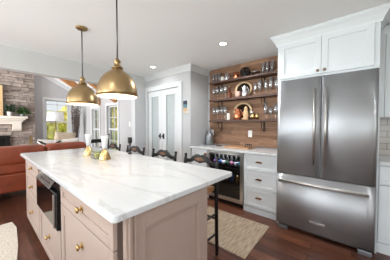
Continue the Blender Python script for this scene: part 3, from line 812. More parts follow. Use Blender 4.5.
# drinks cooler
r = thing('beverage_cooler', 'steel-framed glass-door drinks cooler under the bar worktop', 'cooler', ((nx1+nx2)/2, 2.9, 0))
a0, a1 = nx1+0.003, nx2-0.003
obj('cabinet_shell', MB().box(a0, a0+0.02, NY+0.03, YB-0.01, 0.075, 0.868).box(a1-0.02, a1, NY+0.03, YB-0.01, 0.075, 0.868).box(a0+0.02, a1-0.02, NY+0.03, YB-0.01, 0.848, 0.868).box(a0+0.02, a1-0.02, NY+0.03, YB-0.01, 0.075, 0.10).box(a0+0.02, a1-0.02, YB-0.03, YB-0.01, 0.10, 0.848), M['black'], r)
obj('toe_grille', MB().box(a0, a1, NY+0.05, NY+0.09, 0.001, 0.074), M['black'], r)
d = obj('door_frame', MB().box(a0, a0+0.05, NY-0.012, NY+0.026, 0.082, 0.866, 0.003).box(a1-0.05, a1, NY-0.012, NY+0.026, 0.082, 0.866, 0.003).box(a0+0.05, a1-0.05, NY-0.012, NY+0.026, 0.082, 0.135, 0.003).box(a0+0.05, a1-0.05, NY-0.012, NY+0.026, 0.815, 0.866, 0.003), M['handle'], r)
obj('door_glass', MB().box(a0+0.0505, a1-0.0505, NY-0.002, NY+0.003, 0.1355, 0.8145), M['cooler_glass'], d)
obj('handle', MB().cyl((a1-0.075, NY-0.045, 0.838), (a0+0.075, NY-0.045, 0.838), 0.009).cyl((a1-0.1, NY-0.045, 0.838), (a1-0.1, NY-0.0125, 0.838), 0.007).cyl((a0+0.1, NY-0.045, 0.838), (a0+0.1, NY-0.0125, 0.838), 0.007), M['handle'], d)
for z in (0.37, 0.60):
    b = MB().box(a0+0.024, a1-0.024, NY+0.05, NY+0.062, z-0.012, z+0.004)
    for k in range(9):
        xx = a0+0.05+k*(a1-a0-0.1)/8; b.box(xx-0.003, xx+0.003, NY+0.062, YB-0.032, z-0.004, z)
    obj('rack', b, M['steel_dark'], r)
l = bpy.data.lights.new('cooler_strip', 'AREA'); l.shape = 'RECTANGLE'; l.size = 0.55; l.size_y = 0.05; l.energy = 4; l.color = (0.9, 0.93, 1.0)
o = bpy.data.objects.new('cooler_strip', l); C.objects.link(o); o.location = ((a0+a1)/2, NY+0.06, 0.84); o.rotation_euler = (math.radians(25), 0, 0)
bcols = [('purple', (112, 70, 140)), ('blue', (78, 120, 190)), ('white', (225, 225, 230)), ('green', (70, 110, 80)), ('pink', (200, 130, 160)), ('silver', (185, 190, 198)), ('teal', (80, 150, 160))]
dark = plain('dark_bottle_glass', (30, 34, 30), 0.12)
for i, (cn, cc) in enumerate(bcols):
    x = a0+0.095+i*(a1-a0-0.19)/6; y = NY+0.115; z = 0.6045
    t = thing('bottle', 'dark bottle with a %s label on the top rack of the cooler' % cn, 'bottle', (x, y, z), 'bottles in the drinks cooler')
    obj('glass_body', MB().lathe([(0, 0), (0.031, 0), (0.033, 0.005), (0.033, 0.11), (0.026, 0.135), (0.013, 0.155), (0.012, 0.20), (0, 0.20)], (x, y, z), 16), dark, t)
    obj('bottle_label', MB().lathe([(0.0335, 0.03), (0.0345, 0.03), (0.0345, 0.10), (0.0335, 0.10), (0.0335, 0.03)], (x, y, z), 16), plain('label_'+cn, cc, 0.5), t, label='%s paper label' % cn)
for i, (cn, cc) in enumerate((('red', (150, 60, 60)), ('white', (230, 230, 225)), ('grey', (150, 150, 150)), ('blue', (90, 120, 170)), ('gold', (190, 150, 90)))):
    x = a0+0.12+i*0.105; y = NY+0.10; z = 0.3745+0.0
    t = thing('can', 'short drink can with a %s body on the middle rack of the cooler' % cn, 'can', (x, y, z), 'cans in the drinks cooler')
    obj('can_body', MB().lathe([(0, 0), (0.026, 0), (0.031, 0.008), (0.031, 0.105), (0.026, 0.115), (0, 0.115)], (x, y, z), 16), plain('can_'+cn, cc, 0.3, 0.4), t)
    obj('can_lid', MB().lathe([(0, 0.1155), (0.025, 0.1155), (0.025, 0.119), (0, 0.119)], (x, y, z), 16), M['silver'], t, label='silver lid')

# ------------------------------------------------------------------ shelves
SZ = (2.125, 1.787, 1.392)   # top surfaces
SYF = 2.965
sx0, sx1 = -2.165, -0.79
def make_shelf(z, label):
    r = thing('floating_shelf', label, 'shelf', (-1.56, YB-0.01, z), 'dark wooden shelves in the bar nook')
    obj('board', MB().box(sx0, sx1, SYF, YB-0.0075, z-0.034, z, 0.003), M['shelf'], r)
    for x in (-1.985, -1.155):
        b = MB().box(x-0.010, x+0.010, YB-0.014, YB-0.0075, z-0.205, z-0.0345).box(x-0.010, x+0.010, SYF+0.03, YB-0.014, z-0.041, z-0.0345)
        pts = [(x, YB-0.014-0.13*math.sin(PI/2*k/6), z-0.19+0.15*(1-math.cos(PI/2*k/6))) for k in range(7)]
        b.tube(pts, 0.005, 8)
        obj('bracket', b, M['iron'], r, label='black iron bracket')
    return r
sh = make_shelf(SZ[2], 'lowest dark wooden shelf above the bar worktop')
dup(sh, (-1.56, YB-0.01, SZ[1]), 'middle dark wooden shelf in the bar nook')
dup(sh, (-1.56, YB-0.01, SZ[0]), 'highest dark wooden shelf just below the ceiling')

SY = 3.06
def tumbler(x, z, label, R=0.03, h=0.10, y=SY):
    return tag(obj('drinking_glass', MB().lathe([(0, 0), (R*0.9, 0), (R, h), (R-0.002, h), (R*0.9-0.002, 0.006), (0, 0.006)], (x, y, z), 18), M['glass'], None, (x, y, z)), label, 'glass', 'drinking glasses on the shelves')
def stemmed(x, z, label, h=0.2, R=0.037, y=SY, flute=False):
    t = thing('wine_glass', label, 'glass', (x, y, z), 'stemmed glasses on the shelves')
    st = h*0.42 if not flute else h*0.30
    obj('stem', MB().lathe([(0, 0), (R*0.85, 0), (R*0.85, 0.002), (0.006, 0.008), (0.004, 0.02), (0.004, st-0.005), (0.006, st), (0, st)], (x, y, z), 18), M['glass'], t)
    b = h-st
    obj('bowl', MB().lathe([(0, st+0.0005), (R*0.5, st+b*0.08), (R*0.9, st+b*0.28), (R, st+b*0.5), (R*0.85, h), (R*0.85-0.0018, h), (R-0.002, st+b*0.5), (R*0.9-0.002, st+b*0.3), (R*0.5, st+b*0.1), (0, st+0.004)], (x, y, z), 18), M['glass'], t)
    return t
e = 0.0006
# top shelf
z = SZ[0]+e
for x, lab in ((-2.125, 'tall clear glass leftmost on the highest shelf'), (-2.06, 'tall clear glass second from left on the highest shelf'), (-1.995, 'tall clear glass on the highest shelf left of the white cups')):
    tumbler(x, z, lab, 0.030, 0.165)
def mug(x, z, label, mat, R=0.034, h=0.1, cat='cup', handle=True, name='mug'):
    t = thing(name, label, cat, (x, SY, z))
    obj('body', MB().lathe([(0, 0), (R*0.9, 0), (R, 0.006), (R, h), (R-0.004, h), (R-0.004, 0.008), (0, 0.008)], (x, SY, z), 24), mat, t)
    if handle:
        pts = [(x+R-0.002+0.026*math.sin(PI*k/8), SY-0.01, z+h*0.78-h*0.56*k/8) for k in range(9)]
        obj('handle', MB().tube(pts, 0.005, 8), mat, t)
    return t
mug(-1.925, z, 'small white cup with a dark lining on the highest shelf', M['cream'], 0.03, 0.085)
mug(-1.825, z, 'pale grey enamel mug right of the white cup on the highest shelf', M['silver'], 0.038, 0.125)
mug(-1.635, z, 'shiny copper mug on the highest shelf', M['copper'], 0.05, 0.12)
# black wire sphere ornament
t = thing('wire_ornament', 'black round wire ornament beside the copper mug', 'ornament', (-1.46, SY, z))
b = MB()
for k in range(5):
    a = PI*k/5
    b.tube([(-1.46+0.082*math.cos(2*PI*j/20)*math.cos(a), SY+0.082*math.cos(2*PI*j/20)*math.sin(a), z+0.09+0.082*math.sin(2*PI*j/20)) for j in range(21)], 0.007, 8)
obj('wire_cage', b, M['iron'], t)
obj('holder_cup', MB().lathe([(0, 0.001), (0.05, 0.001), (0.05, 0.006), (0.045, 0.03), (0.055, 0.07), (0.05, 0.11), (0, 0.11)], (-1.46, SY, z), 18), M['black'], t)
# stack of white bowls / platters
tag(obj('bowl', MB().lathe([(0, 0), (0.04, 0), (0.082, 0.05), (0.087, 0.055), (0.082, 0.055), (0.04, 0.006), (0, 0.006)], (-1.27, SY, z), 28), M['silver'], None, (-1.27, SY, z)), 'shallow silver bowl on the highest shelf left of the tall glasses', 'bowl')
for x, lab in ((-1.148, 'tall clear glass first right of the silver bowl'), (-1.08, 'tall clear glass in the middle of three right of the silver bowl'), (-1.005, 'tall clear glass rightmost on the highest shelf')):
    tumbler(x, z, lab, 0.03, 0.19)
# middle shelf
z = SZ[1]+e
for x, lab, h in ((-2.115, 'wine glass leftmost on the middle shelf', 0.235), (-2.03, 'wine glass second from left on the middle shelf', 0.245), (-1.932, 'wine glass third from left on the middle shelf', 0.24), (-1.85, 'wine glass left of the brown decanter on the middle shelf', 0.255)):
    stemmed(x, z, lab, h, 0.039)
t = thing('decanter', 'brown glass decanter with stopper on the middle shelf', 'decanter', (-1.77, SY, z))
obj('body', MB().lathe([(0, 0), (0.045, 0), (0.05, 0.01), (0.05, 0.10), (0.03, 0.135), (0.016, 0.15), (0.016, 0.19), (0.02, 0.195), (0, 0.195)], (-1.77, SY, z), 20), plain('brown_glass', (96, 54, 36), 0.12), t)
obj('stopper', MB().lathe([(0, 0.1955), (0.012, 0.1955), (0.02, 0.215), (0.014, 0.235), (0, 0.24)], (-1.77, SY, z), 16), M['brass'], t)
def round_tray(x, z, R, label, face):
    """round tray with a tan rim standing on edge, leaning on the boards"""
    base = (x, YB-0.05, z)
    t = thing('round_tray', label, 'tray', base)
    lean = math.radians(4)
    mt = Matrix.Translation((x, YB-0.040, z+R+0.004)) @ Matrix.Rotation(PI/2-lean, 4, 'X') @ Matrix.Diagonal((1.14, 1, 1, 1))
    b = bmesh.new(); q = MB(); q.lathe([(R*0.8, -0.012), (R*0.92, -0.016), (R, -0.004), (R, 0.008), (R*0.93, 0.018), (R*0.8, 0.008), (R*0.8, -0.012)], (0, 0, 0), 48)
    bmesh.ops.transform(q.bm, matrix=mt, verts=q.bm.verts)
    obj('rim', q, M['tan'], t, label='tan woven rim')
    q = MB(); q.lathe([(0, -0.011), (R*0.799, -0.011), (R*0.799, -0.004), (0, -0.004)], (0, 0, 0), 40)
    bmesh.ops.transform(q.bm, matrix=mt, verts=q.bm.verts)
    obj('tray_face', q, face, t)
    return t
mirror = plain('dark_mirror', (70, 62, 58), 0.12, 0.9)
round_tray(-1.52, z, 0.142, 'round tan-rimmed tray leaning behind the silver pitcher, middle shelf', mirror)
FS = 3.015
def pitcher(x, y, z, R, h, mat, label, name='pitcher'):
    t = thing(name, label, 'pitcher', (x, y, z))
    obj('body', MB().lathe([(0, 0), (R*0.92, 0), (R, 0.008), (R*0.96, h*0.55), (R*0.72, h*0.82), (R*0.66, h*0.9), (R*0.78, h), (R*0.74, h), (R*0.6, h*0.9), (R*0.68, h*0.8), (R*0.9, h*0.5), (0, 0.01)], (x, y, z), 28), mat, t)
    pts = [(x+R*0.7+R*0.75*math.sin(PI*k/10), y, z+h*0.92-h*0.66*k/10) for k in range(11)]
    obj('handle', MB().tube(pts, 0.006, 8), mat, t)
    sp = [(x-R*0.6, y, z+h*0.8), (x-R*0.95, y, z+h*0.93), (x-R*1.15, y, z+h*1.0)]
    obj('spout', MB().tube(sp, [0.016, 0.012, 0.008], 10), mat, t)
    return t
pitcher(-1.445, FS, z, 0.05, 0.185, M['silver'], 'silver pitcher standing before the tray on the middle shelf')
tag(obj('cup', MB().lathe([(0, 0), (0.04, 0), (0.048, 0.05), (0.045, 0.10), (0.041, 0.10), (0.044, 0.05), (0.036, 0.006), (0, 0.006)], (-1.575, FS, z), 20), M['pink'], None, (-1.575, FS, z)), 'pinkish ceramic cup left of the silver pitcher', 'cup')
for x, lab, h in ((-1.275, 'tall stemmed glass first right of the tray on the middle shelf', 0.215), (-1.20, 'tall stemmed glass second right of the tray on the middle shelf', 0.26), (-1.098, 'tall stemmed glass third right of the tray on the middle shelf', 0.235), (-1.02, 'tall stemmed glass second from right end of the middle shelf', 0.27), (-0.935, 'tall stemmed glass rightmost on the middle shelf', 0.25)):
    stemmed(x, z, lab, h, 0.034, flute=True)
# lowest shelf
z = SZ[2]+e
for x, lab in ((-2.11, 'wine glass leftmost on the lowest shelf'), (-2.03, 'wine glass second from left on the lowest shelf'), (-1.93, 'wine glass third from left on the lowest shelf'), (-1.852, 'wine glass left of the pale candle on the lowest shelf')):
    stemmed(x, z, lab, 0.25, 0.037)
tag(obj('candle', MB().lathe([(0, 0), (0.028, 0), (0.03, 0.004), (0.03, 0.118), (0.026, 0.122), (0.01, 0.118), (0, 0.118)], (-1.785, SY, z), 20), M['cream'], None, (-1.785, SY, z)), 'cream pillar candle on the lowest shelf left of the round tray', 'candle')
round_tray(-1.53, z, 0.155, 'round tan-rimmed tray leaning behind the copper pitcher, lowest shelf', mirror)
pitcher(-1.575, FS, z, 0.062, 0.19, M['copper'], 'shiny copper pitcher standing before the tray on the lowest shelf')
t = thing('pepper_mill', 'tall pale turned wooden mill beside the copper pitcher', 'mill', (-1.42, FS, z))
obj('body', MB().lathe([(0, 0), (0.042, 0), (0.045, 0.008), (0.046, 0.09), (0.04, 0.13), (0.028, 0.165), (0, 0.165)], (-1.42, FS, z), 22), M['wood_pale'], t)
obj('head', MB().lathe([(0, 0.1655), (0.027, 0.1655), (0.031, 0.185), (0.026, 0.208), (0.014, 0.216), (0.012, 0.228), (0, 0.234)], (-1.42, FS, z), 22), M['wood_pale'], t)
t = thing('cocktail_shaker', 'slim silver cocktail shaker right of the wooden mill', 'shaker', (-1.335, SY, z))
obj('body', MB().lathe([(0, 0), (0.026, 0), (0.032, 0.10), (0, 0.10)], (-1.335, SY, z), 20), M['silver'], t)
obj('cap', MB().lathe([(0, 0.1005), (0.031, 0.1005), (0.024, 0.13), (0.016, 0.142), (0.016, 0.165), (0, 0.168)], (-1.335, SY, z), 20), M['silver'], t)
for x, lab in ((-1.295, 'gold tumbler right of the silver shaker on the lowest shelf'), (-1.225, 'gold tumbler left of the stemmed glasses on the lowest shelf')):
    tag(obj('gold_tumbler', MB().lathe([(0, 0), (0.027, 0), (0.031, 0.095), (0.028, 0.095), (0.025, 0.006), (0, 0.006)], (x, FS, z), 20), M['gold'], None, (x, FS, z)), lab, 'cup', 'gold tumblers')
for x, lab, h in ((-1.10, 'tall hurricane glass first right of the gold tumblers', 0.27), (-1.02, 'tall hurricane glass second right of the gold tumblers', 0.19), (-0.94, 'tall hurricane glass near the refrigerator end of the lowest shelf', 0.25)):
    stemmed(x, z, lab, h, 0.034, flute=True)

# worktop of the bar nook
z = 0.907+e
t = thing('metal_jug', 'grey galvanized metal jug with shoulder beside the pantry side wall', 'jug', (-2.185, 3.0, z))
c = (-2.185, 3.0, z)
obj('body', MB().lathe([(0, 0), (0.078, 0), (0.082, 0.006), (0.082, 0.185), (0.076, 0.208), (0.05, 0.238), (0.042, 0.248), (0.042, 0.262), (0.047, 0.267), (0.04, 0.267), (0.038, 0.248), (0, 0.238)], c, 30), M['galv'], t)
obj('handle', MB().tube([(c[0]+0.079*math.cos(PI*k/10), c[1], z+0.21+0.11*math.sin(PI*k/10)) for k in range(11)], 0.004, 8), M['galv'], t)
tag(obj('cutting_board', MB().box(-1.74, -1.27, 2.80, 3.08, z, z+0.022, 0.006), M['board'], None, (-1.5, 2.94, z)), 'long tan wooden cutting board lying on the bar worktop', 'cutting board')
t = thing('iron_trivet', 'small black iron stand at the right end of the cutting board', 'trivet', (-1.33, 2.92, z+0.0226))
zb = z+0.0226
b = MB().box(-1.365, -1.285, 2.88, 2.96, zb+0.045, zb+0.052)
obj('top', b, M['iron'], t)
for i in (-1, 1):
    for j in (-1, 1):
        obj('leg', MB().cyl((-1.325+i*0.034, 2.92+j*0.034, zb), (-1.325+i*0.034, 2.92+j*0.034, zb+0.0445), 0.006, seg=8), M['iron'], t)
tag(obj('wooden_coaster', MB().lathe([(0, 0), (0.05, 0), (0.052, 0.004), (0.052, 0.012), (0.048, 0.016), (0, 0.016)], (-1.93, 2.96, z), 24), M['rubbed'], None, (-1.93, 2.96, z)), 'round brown wooden coaster between the metal jug and cutting board', 'coaster')

def plate(x, y, z, label, cat, ax, kind):
    """wall plate facing -y (ax='y') or +x (ax='x')"""
    t = thing('power_outlet' if kind == 'outlet' else 'light_switch', label, cat, (x, y, z))
    if ax == 'y':
        obj('cover', MB().box(x-0.036, x+0.036, y-0.007, y-0.001, z-0.058, z+0.058, 0.002), M['plastic'], t)
        if kind == 'outlet':
            for s in (-1, 1): obj('socket', MB().box(x-0.017, x+0.017, y-0.009, y-0.0072, z+s*0.024-0.015, z+s*0.024+0.015, 0.0008, 1), M['cream'], t)
        else: obj('rocker', MB().box(x-0.016, x+0.016, y-0.010, y-0.0072, z-0.033, z+0.033, 0.0008, 1), M['cream'], t)
    else:
        obj('cover', MB().box(x+0.001, x+0.007, y-0.036, y+0.036, z-0.058, z+0.058, 0.002), M['plastic'], t)
        obj('rocker', MB().box(x+0.0072, x+0.010, y-0.016, y+0.016, z-0.033, z+0.033, 0.0008, 1), M['cream'], t)
plate(-1.40, YB-0.006, 1.145, 'white double outlet on the board wall under the lowest shelf', 'outlet', 'y', 'outlet')
plate(-2.215, YB-0.006, 1.145, 'white switch on the board wall behind the metal jug', 'switch', 'y', 'switch')
plate(-4.60, LY, 1.32, 'white light switch on the grey wall left of the white column', 'switch', 'y', 'switch')
t = thing('wall_art', 'small upright picture of dark, teal and sand bands beside the pantry doors', 'picture', (-2.452, PY-0.012, 1.53))
obj('canvas', MB().box(-2.507, -2.397, PY-0.022, PY-0.001, 1.53, 1.765), M['cream'], t)
for z0, z1, c_ in ((1.69, 1.763, (40, 44, 66)), (1.625, 1.69, (88, 128, 138)), (1.575, 1.625, (196, 160, 120)), (1.532, 1.575, (206, 186, 160))):
    obj('color_band', MB().box(-2.506, -2.398, PY-0.0245, PY-0.0222, z0, z1), plain('art_band', c_, 0.6, var=0.3, scale=30), t)

# ------------------------------------------------------------------ rugs
def rug(name, label, pts, mat, h=0.009, fringe=False):
    b = MB().prism(pts, 'z', 0.001, h)
    bmesh.ops.bevel(b.bm, geom=[e_ for e_ in b.bm.edges if e_.verts[0].co.z > 0.005 and e_.verts[1].co.z > 0.005], offset=0.003, segments=2, affect='EDGES')
    cx = sum(p[0] for p in pts)/len(pts); cy = sum(p[1] for p in pts)/len(pts)
    return tag(obj(name, b, mat, None, (cx, cy, 0)), label, 'rug')
rug('jute_rug', 'tan striped jute runner on the floor between island and drinks cooler', [(-2.9, 1.62), (-0.785, 1.665), (-0.80, 2.405), (-2.9, 2.36)], M['jute'])
rug('cream_rug', 'fluffy cream rug on the floor at the drawer side of the island', [(-3.46, -0.7), (-1.9, -0.7), (-1.9, 0.16), (-2.7, 0.27), (-3.2, 0.31), (-3.42, 0.29)], M['shag'], 0.022)

# ------------------------------------------------------------------ living room things
# sofa, back toward the kitchen
SX = -4.45
t = thing('leather_sofa', 'brown leather sofa with its back to the kitchen', 'sofa', (-4.9, 0.4, 0))
obj('base_frame', MB().box(SX-0.92, SX, -0.95, 1.60, 0.14, 0.46, 0.03, 3).box(SX-0.20, SX, -0.95, 1.60, 0.46, 0.80, 0.04, 3), M['leather'], t)
for y0, y1, top in ((-0.93, -0.03, 0.90), (-0.02, 0.86, 0.94), (0.87, 1.58, 0.945)):
    b = MB().box(SX-0.27, SX+0.02, y0, y1, 0.60, top, 0.07, 4)
    for v in b.bm.verts:
        u = (v.co.y-y0)/(y1-y0)
        if v.co.z > 0.8: v.co.z += 0.035*math.sin(PI*u)-0.02
    for f in b.bm.faces: f.smooth = True
    obj('back_cushion', b, M['leather'], t)
for y0, y1 in ((-0.80, 0.0), (0.005, 0.80), (0.805, 1.42)):
    b = MB().box(SX-0.93, SX-0.28, y0, y1, 0.462, 0.60, 0.04, 3)
    for f in b.bm.faces: f.smooth = True
    obj('seat_cushion', b, M['leather'], t)
for y0, y1 in ((-1.12, -0.955), (1.605, 1.72)):
    b = MB().box(SX-0.92, SX-0.02, y0, y1, 0.14, 0.68, 0.05, 3); obj('arm', b, M['leather'], t)
for x in (SX-0.86, SX-0.06):
    for y in (-1.0, 1.55):
        obj('leg', MB().cyl((x, y, 0.001), (x, y, 0.139), 0.022, 0.03, seg=12), M['black'], t)
def pillow(name, label, c, size, rot, mat, parts=None):
    b = bmesh.new(); bmesh.ops.create_cube(b, size=1)
    bmesh.ops.subdivide_edges(b, edges=b.edges, cuts=6, use_grid_fill=True)
    for v in b.verts:
        u, w = v.co.x*2, v.co.z*2
        th = max(0.02, (1-abs(u)**2.6)*(1-abs(w)**2.6))**0.5
        v.co = Vector((v.co.x*size[0], v.co.y*size[1]*th, v.co.z*size[2]))
    for f in b.faces: f.smooth = True
    q = MB(); q.add(b)
    o = obj(name, q, mat); o.location = c; o.rotation_euler = rot
    return tag(o, label, 'pillow')
pillow('throw_pillow', 'black and ivory striped pillow at the middle of the sofa back', (-4.86, 0.98, 0.80), (0.40, 0.14, 0.40), (0.25, 0.1, PI/2), M['stripes'])
pillow('throw_pillow', 'ivory pillow with black tassels at the right end of the sofa', (-4.86, 1.39, 0.80), (0.34, 0.14, 0.40), (0.22, -0.1, PI/2), M['blackwhite'])
pillow('throw_pillow', 'plain tan pillow behind the ivory one on the sofa', (-5.06, 1.32, 0.93), (0.40, 0.13, 0.42), (0.3, 0.1, PI/2), M['linen'])

# lamp beyond the sofa
t = thing('floor_lamp', 'white drum-shade floor lamp before the tall living room window', 'lamp', (-6.2, 1.425, 0))
obj('base', MB().lathe([(0, 0.001), (0.14, 0.001), (0.14, 0.02), (0.03, 0.03), (0, 0.03)], (-6.2, 1.425, 0), 28), M['brass'], t)
obj('pole', MB().cyl((-6.2, 1.425, 0.0305), (-6.2, 1.425, 1.645), 0.012, seg=12), M['brass'], t)
obj('shade', MB().lathe([(0.198, 1.41), (0.182, 1.65), (0.179, 1.65), (0.195, 1.41), (0.198, 1.41)], (-6.2, 1.425, 0), 36), M['paper'], t, label='white linen drum shade')

# branches in a vase
t = thing('branch_vase', 'tall vase of bare grey branches in the corner by the window', 'vase', (-7.75, 2.40, 0))
obj('vase', MB().lathe([(0, 0.001), (0.10, 0.001), (0.15, 0.2), (0.14, 0.4), (0.07, 0.55), (0.09, 0.62), (0.08, 0.62), (0.06, 0.55), (0, 0.5)], (-7.75, 2.40, 0), 24), M['galv'], t)
b = MB()
for i in range(34):
    a = random.uniform(0, 2*PI); l = random.uniform(0.9, 1.5); s = random.uniform(0.05, 0.2)
    ex, ey = -7.75+s*math.cos(a), 2.40+s*math.sin(a)*0.8
    p0_ = Vector((-7.75, 2.40, 0.56)); p1 = Vector((ex, ey, 0.56+l)); mid = (p0_+p1)/2+Vector((random.uniform(-.04, .04), random.uniform(-.04, .04), 0))
    b.tube([p0_, mid, p1], [0.010, 0.008, 0.003], 6)
    for k in range(5):
        f = random.uniform(0.35, 1); q = p0_.lerp(p1, f); dz = random.uniform(0.06, 0.16); aa = random.uniform(0, 2*PI)
        b.tube([q, q+Vector((0.06*math.cos(aa), 0.05*math.sin(aa), dz))], [0.006, 0.002], 5)
        b.sphere(q+Vector((0.06*math.cos(aa), 0.05*math.sin(aa), dz)), 0.016, (1, 1, 1.5), 6)
obj('branches', b, M['twig'], t)

# black wooden chair beyond the far end of the island
t = thing('dining_chair', 'black wooden chair beyond the island, between the two candle holders in view', 'chair', (-4.15, 1.63, 0))
cx, cy = -4.15, 1.63
for s in (-1, 1):
    obj('rear_leg', MB().tube([(cx+0.18, cy+s*0.19, 0), (cx+0.17, cy+s*0.19, 0.46), (cx+0.21, cy+s*0.19, 1.07)], [0.018, 0.02, 0.014], 10), M['black'], t)
    obj('finial', MB().sphere((cx+0.211, cy+s*0.19, 1.09), 0.019, (1, 1, 1.3), 12), M['black'], t)
    obj('front_leg', MB().cyl((cx-0.2, cy+s*0.19, 0), (cx-0.19, cy+s*0.19, 0.435), 0.018, seg=10), M['black'], t)
obj('seat', MB().box(cx-0.23, cx+0.19, cy-0.22, cy+0.22, 0.436, 0.465, 0.01), M['black'], t)
for z, h in ((0.68, 0.05), (0.83, 0.05), (0.98, 0.075)):
    obj('back_slat', MB().box(cx+0.18+0.03*(z-0.6), cx+0.195+0.03*(z-0.6), cy-0.18, cy+0.18, z-h/2, z+h/2, 0.004), M['black'], t)

# mantel and fire opening
t = thing('mantel', 'cream painted mantel shelf with corbels on the stone chimney', 'mantel', (-8.1, -0.1, 1.1))
MX = -8.236
obj('shelf', MB().box(MX, -7.98, -1.15, 1.10, 1.50, 1.575, 0.006).box(MX, -8.02, -1.08, 1.05, 1.45, 1.50, 0.01).box(MX, -8.06, -1.04, 1.00, 1.40, 1.45, 0.01), M['plaster'], t)
obj('frieze', MB().box(MX, -8.12, -0.95, 0.955, 1.33, 1.40), M['plaster'], t)
for y in (-0.87, 0.86):
    b = MB().prism([(MX, 1.40), (-8.08, 1.40), (-8.09, 1.30), (-8.12, 1.18), (-8.16, 1.12), (MX, 1.10)], 'y', y-0.10, y+0.10)
    obj('corbel', b, M['plaster'], t)
t = thing('fireplace_insert', 'black framed fire opening in the stone chimney', 'fireplace', (-8.3, -0.05, 0))
obj('firebox', MB().box(-8.46, -8.44, -0.74, 0.63, 0.001, 0.92).box(-8.44, -8.24, -0.74, -0.70, 0.001, 0.92).box(-8.44, -8.24, 0.59, 0.63, 0.001, 0.92).box(-8.44, -8.24, -0.70, 0.59, 0.88, 0.92), M['iron'], t)
obj('surround', MB().box(-8.236, -8.20, -0.82, -0.72, 0.001, 0.98, 0.003).box(-8.236, -8.20, 0.61, 0.70, 0.001, 0.98, 0.003).box(-8.236, -8.20, -0.72, 0.61, 0.88, 0.98, 0.003), M['iron'], t)
t = thing('fire_tools', 'brass fireplace tool stand right of the fire opening', 'fire tools', (-8.0, 1.17, 0))
b = MB().lathe([(0, 0.001), (0.09, 0.001), (0.09, 0.02), (0, 0.025)], (-8.0, 1.17, 0), 20).cyl((-8.0, 1.17, 0.02), (-8.0, 1.17, 0.98), 0.016)
obj('stand', b, M['brass'], t)
for k in range(3):
    a = 2*PI*k/3
    obj('tool', MB().cyl((-8.0+0.05*math.cos(a), 1.17+0.05*math.sin(a), 0.12), (-8.0+0.03*math.cos(a), 1.17+0.03*math.sin(a), 0.92), 0.010), M['brass'], t)
def potted(c, label, R, h, n, leaf, pot, spread, ylim, name='potted_plant'):
    t = thing(name, label, 'plant', c)
    x, y, z = c
    obj('pot', MB().lathe([(0, 0), (R*0.75, 0), (R, h), (R*0.9, h), (R*0.7, 0.01), (0, h*0.8)], c, 20), pot, t)
    b = MB()
    for i in range(n):
        a = random.uniform(0, 2*PI); e = random.uniform(0.15, 1.35); l = spread*random.uniform(0.6, 1)
        d = Vector((math.cos(a)*math.cos(e), math.sin(a)*math.cos(e), math.sin(e)))
        p = Vector((x, y, z+h)); w = d.cross(Vector((0, 0, 1))); w = w.normalized()*spread*0.10
        m = p+d*l*0.55; tip = p+d*l-Vector((0, 0, l*0.18))
        vs = [b.bm.verts.new((max(q.x, -8.20), min(max(q.y, ylim[0]), ylim[1]), max(q.z, z+0.01))) for q in (p, m+w, tip, m-w)]
        vt = [b.bm.verts.new(q.co+Vector((0, 0, 0.004))) for q in vs]
        b.bm.faces.new(vs); b.bm.faces.new(vt[::-1])
        for k in range(4): b.bm.faces.new((vs[k], vt[k], vt[(k+1) % 4], vs[(k+1) % 4]))
    obj('leaves', b, leaf, t)
    return t
potted((-8.06, 0.69, 1.576), 'dark green leafy plant in a white pot on the mantel', 0.06, 0.13, 70, M['leaf_dark'], M['cream'], 0.36, (0.57, 0.82))
potted((-8.06, 0.98, 1.576), 'spreading bright green plant at the right end of the mantel', 0.06, 0.07, 80, M['leaf'], M['galv'], 0.34, (0.83, 1.2))
t = thing('picture_frame', 'large wood-framed dark picture above the mantel at the left edge', 'picture', (-8.2, -0.1, 1.576))
obj('frame', MB().box(-8.19, -8.15, 0.49, 0.56, 1.576, 2.5, 0.004).box(-8.19, -8.15, -0.75, -0.68, 1.576, 2.5, 0.004).box(-8.19, -8.15, -0.68, 0.49, 2.43, 2.5, 0.004).box(-8.19, -8.15, -0.68, 0.49, 1.576, 1.646, 0.004), M['wood_pale'], t)
obj('picture', MB().box(-8.185, -8.165, -0.68, 0.49, 1.646, 2.43), plain('dark_canvas', (70, 62, 58), 0.6, var=0.4, scale=3), t)

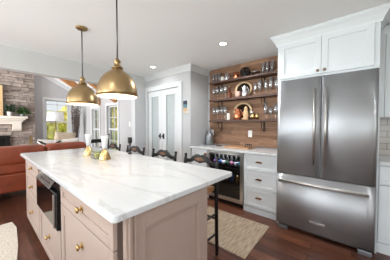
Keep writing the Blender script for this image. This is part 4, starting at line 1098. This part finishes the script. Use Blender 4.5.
# beams below the vault
for i, (x, y1) in enumerate(((-6.45, 2.69), (-5.35, 2.69))):
    k = 0.62
    b = MB(); zb = 1.86 if i == 0 else 1.90
    zb = 1.95
    b.prism([(y1, zb), (y1-1.75, zb+1.75*k), (y1-1.75, zb+1.75*k+0.19), (y1, zb+0.19)], 'x', x-0.07, x+0.07)
    o = struct('trim_%d' % (5+i), b, M['beam'], (x, y1, zb))

# ------------------------------------------------------------------ outside
struct('ground', MB().box(-40, 12, -12, 40, -0.6, -0.12), M['grass'], (0, 0, -0.6))
def tree(x, y, h, R, mat, label, seedv):
    random.seed(seedv)
    t = thing('tree', label, 'tree', (x, y, -0.12), 'trees outside the windows')
    obj('trunk', MB().tube([(x, y, -0.12), (x+0.1, y, h*0.35), (x, y+0.1, h*0.7)], [0.2, 0.15, 0.06], 10), M['bark'], t)
    b = MB(); n = 420
    for i in range(n):
        while True:
            p = Vector((random.uniform(-1, 1), random.uniform(-1, 1), random.uniform(-1, 1)))
            if 0.35 < p.length < 1: break
        p = Vector((x+p.x*R, y+p.y*R, h*0.55+p.z*h*0.45))
        s = random.uniform(0.18, 0.38)
        d = Vector((random.uniform(-1, 1), random.uniform(-1, 1), random.uniform(-1, 1))).normalized(); u = d.orthogonal().normalized(); w = d.cross(u)
        vs = [b.bm.verts.new(p+(u*math.cos(2*PI*k/5)+w*math.sin(2*PI*k/5))*s) for k in range(5)]
        top = b.bm.verts.new(p+d*s*0.35); bt = b.bm.verts.new(p-d*s*0.25)
        for k in range(5): b.bm.faces.new((vs[k], vs[(k+1) % 5], top)); b.bm.faces.new((vs[(k+1) % 5], vs[k], bt))
    obj('crown', b, mat, t)
tree(-16.5, 2.6, 2.3, 2.0, M['autumn'], 'yellow autumn tree seen through the tall gable window', 3)
tree(-22, 6.8, 3.2, 2.4, M['olive'], 'olive green tree farther off behind the gable window', 4)
tree(-15.0, 9.0, 3.6, 2.2, M['autumn'], 'yellow autumn tree outside the narrow corner window', 5)
tree(-11.3, 7.4, 3.2, 1.6, M['olive'], 'olive tree outside the window nearest the pantry', 6)
tree(-8.0, 9.5, 5.0, 1.8, M['pine'], 'dark evergreen tree outside the window nearest the pantry', 8)
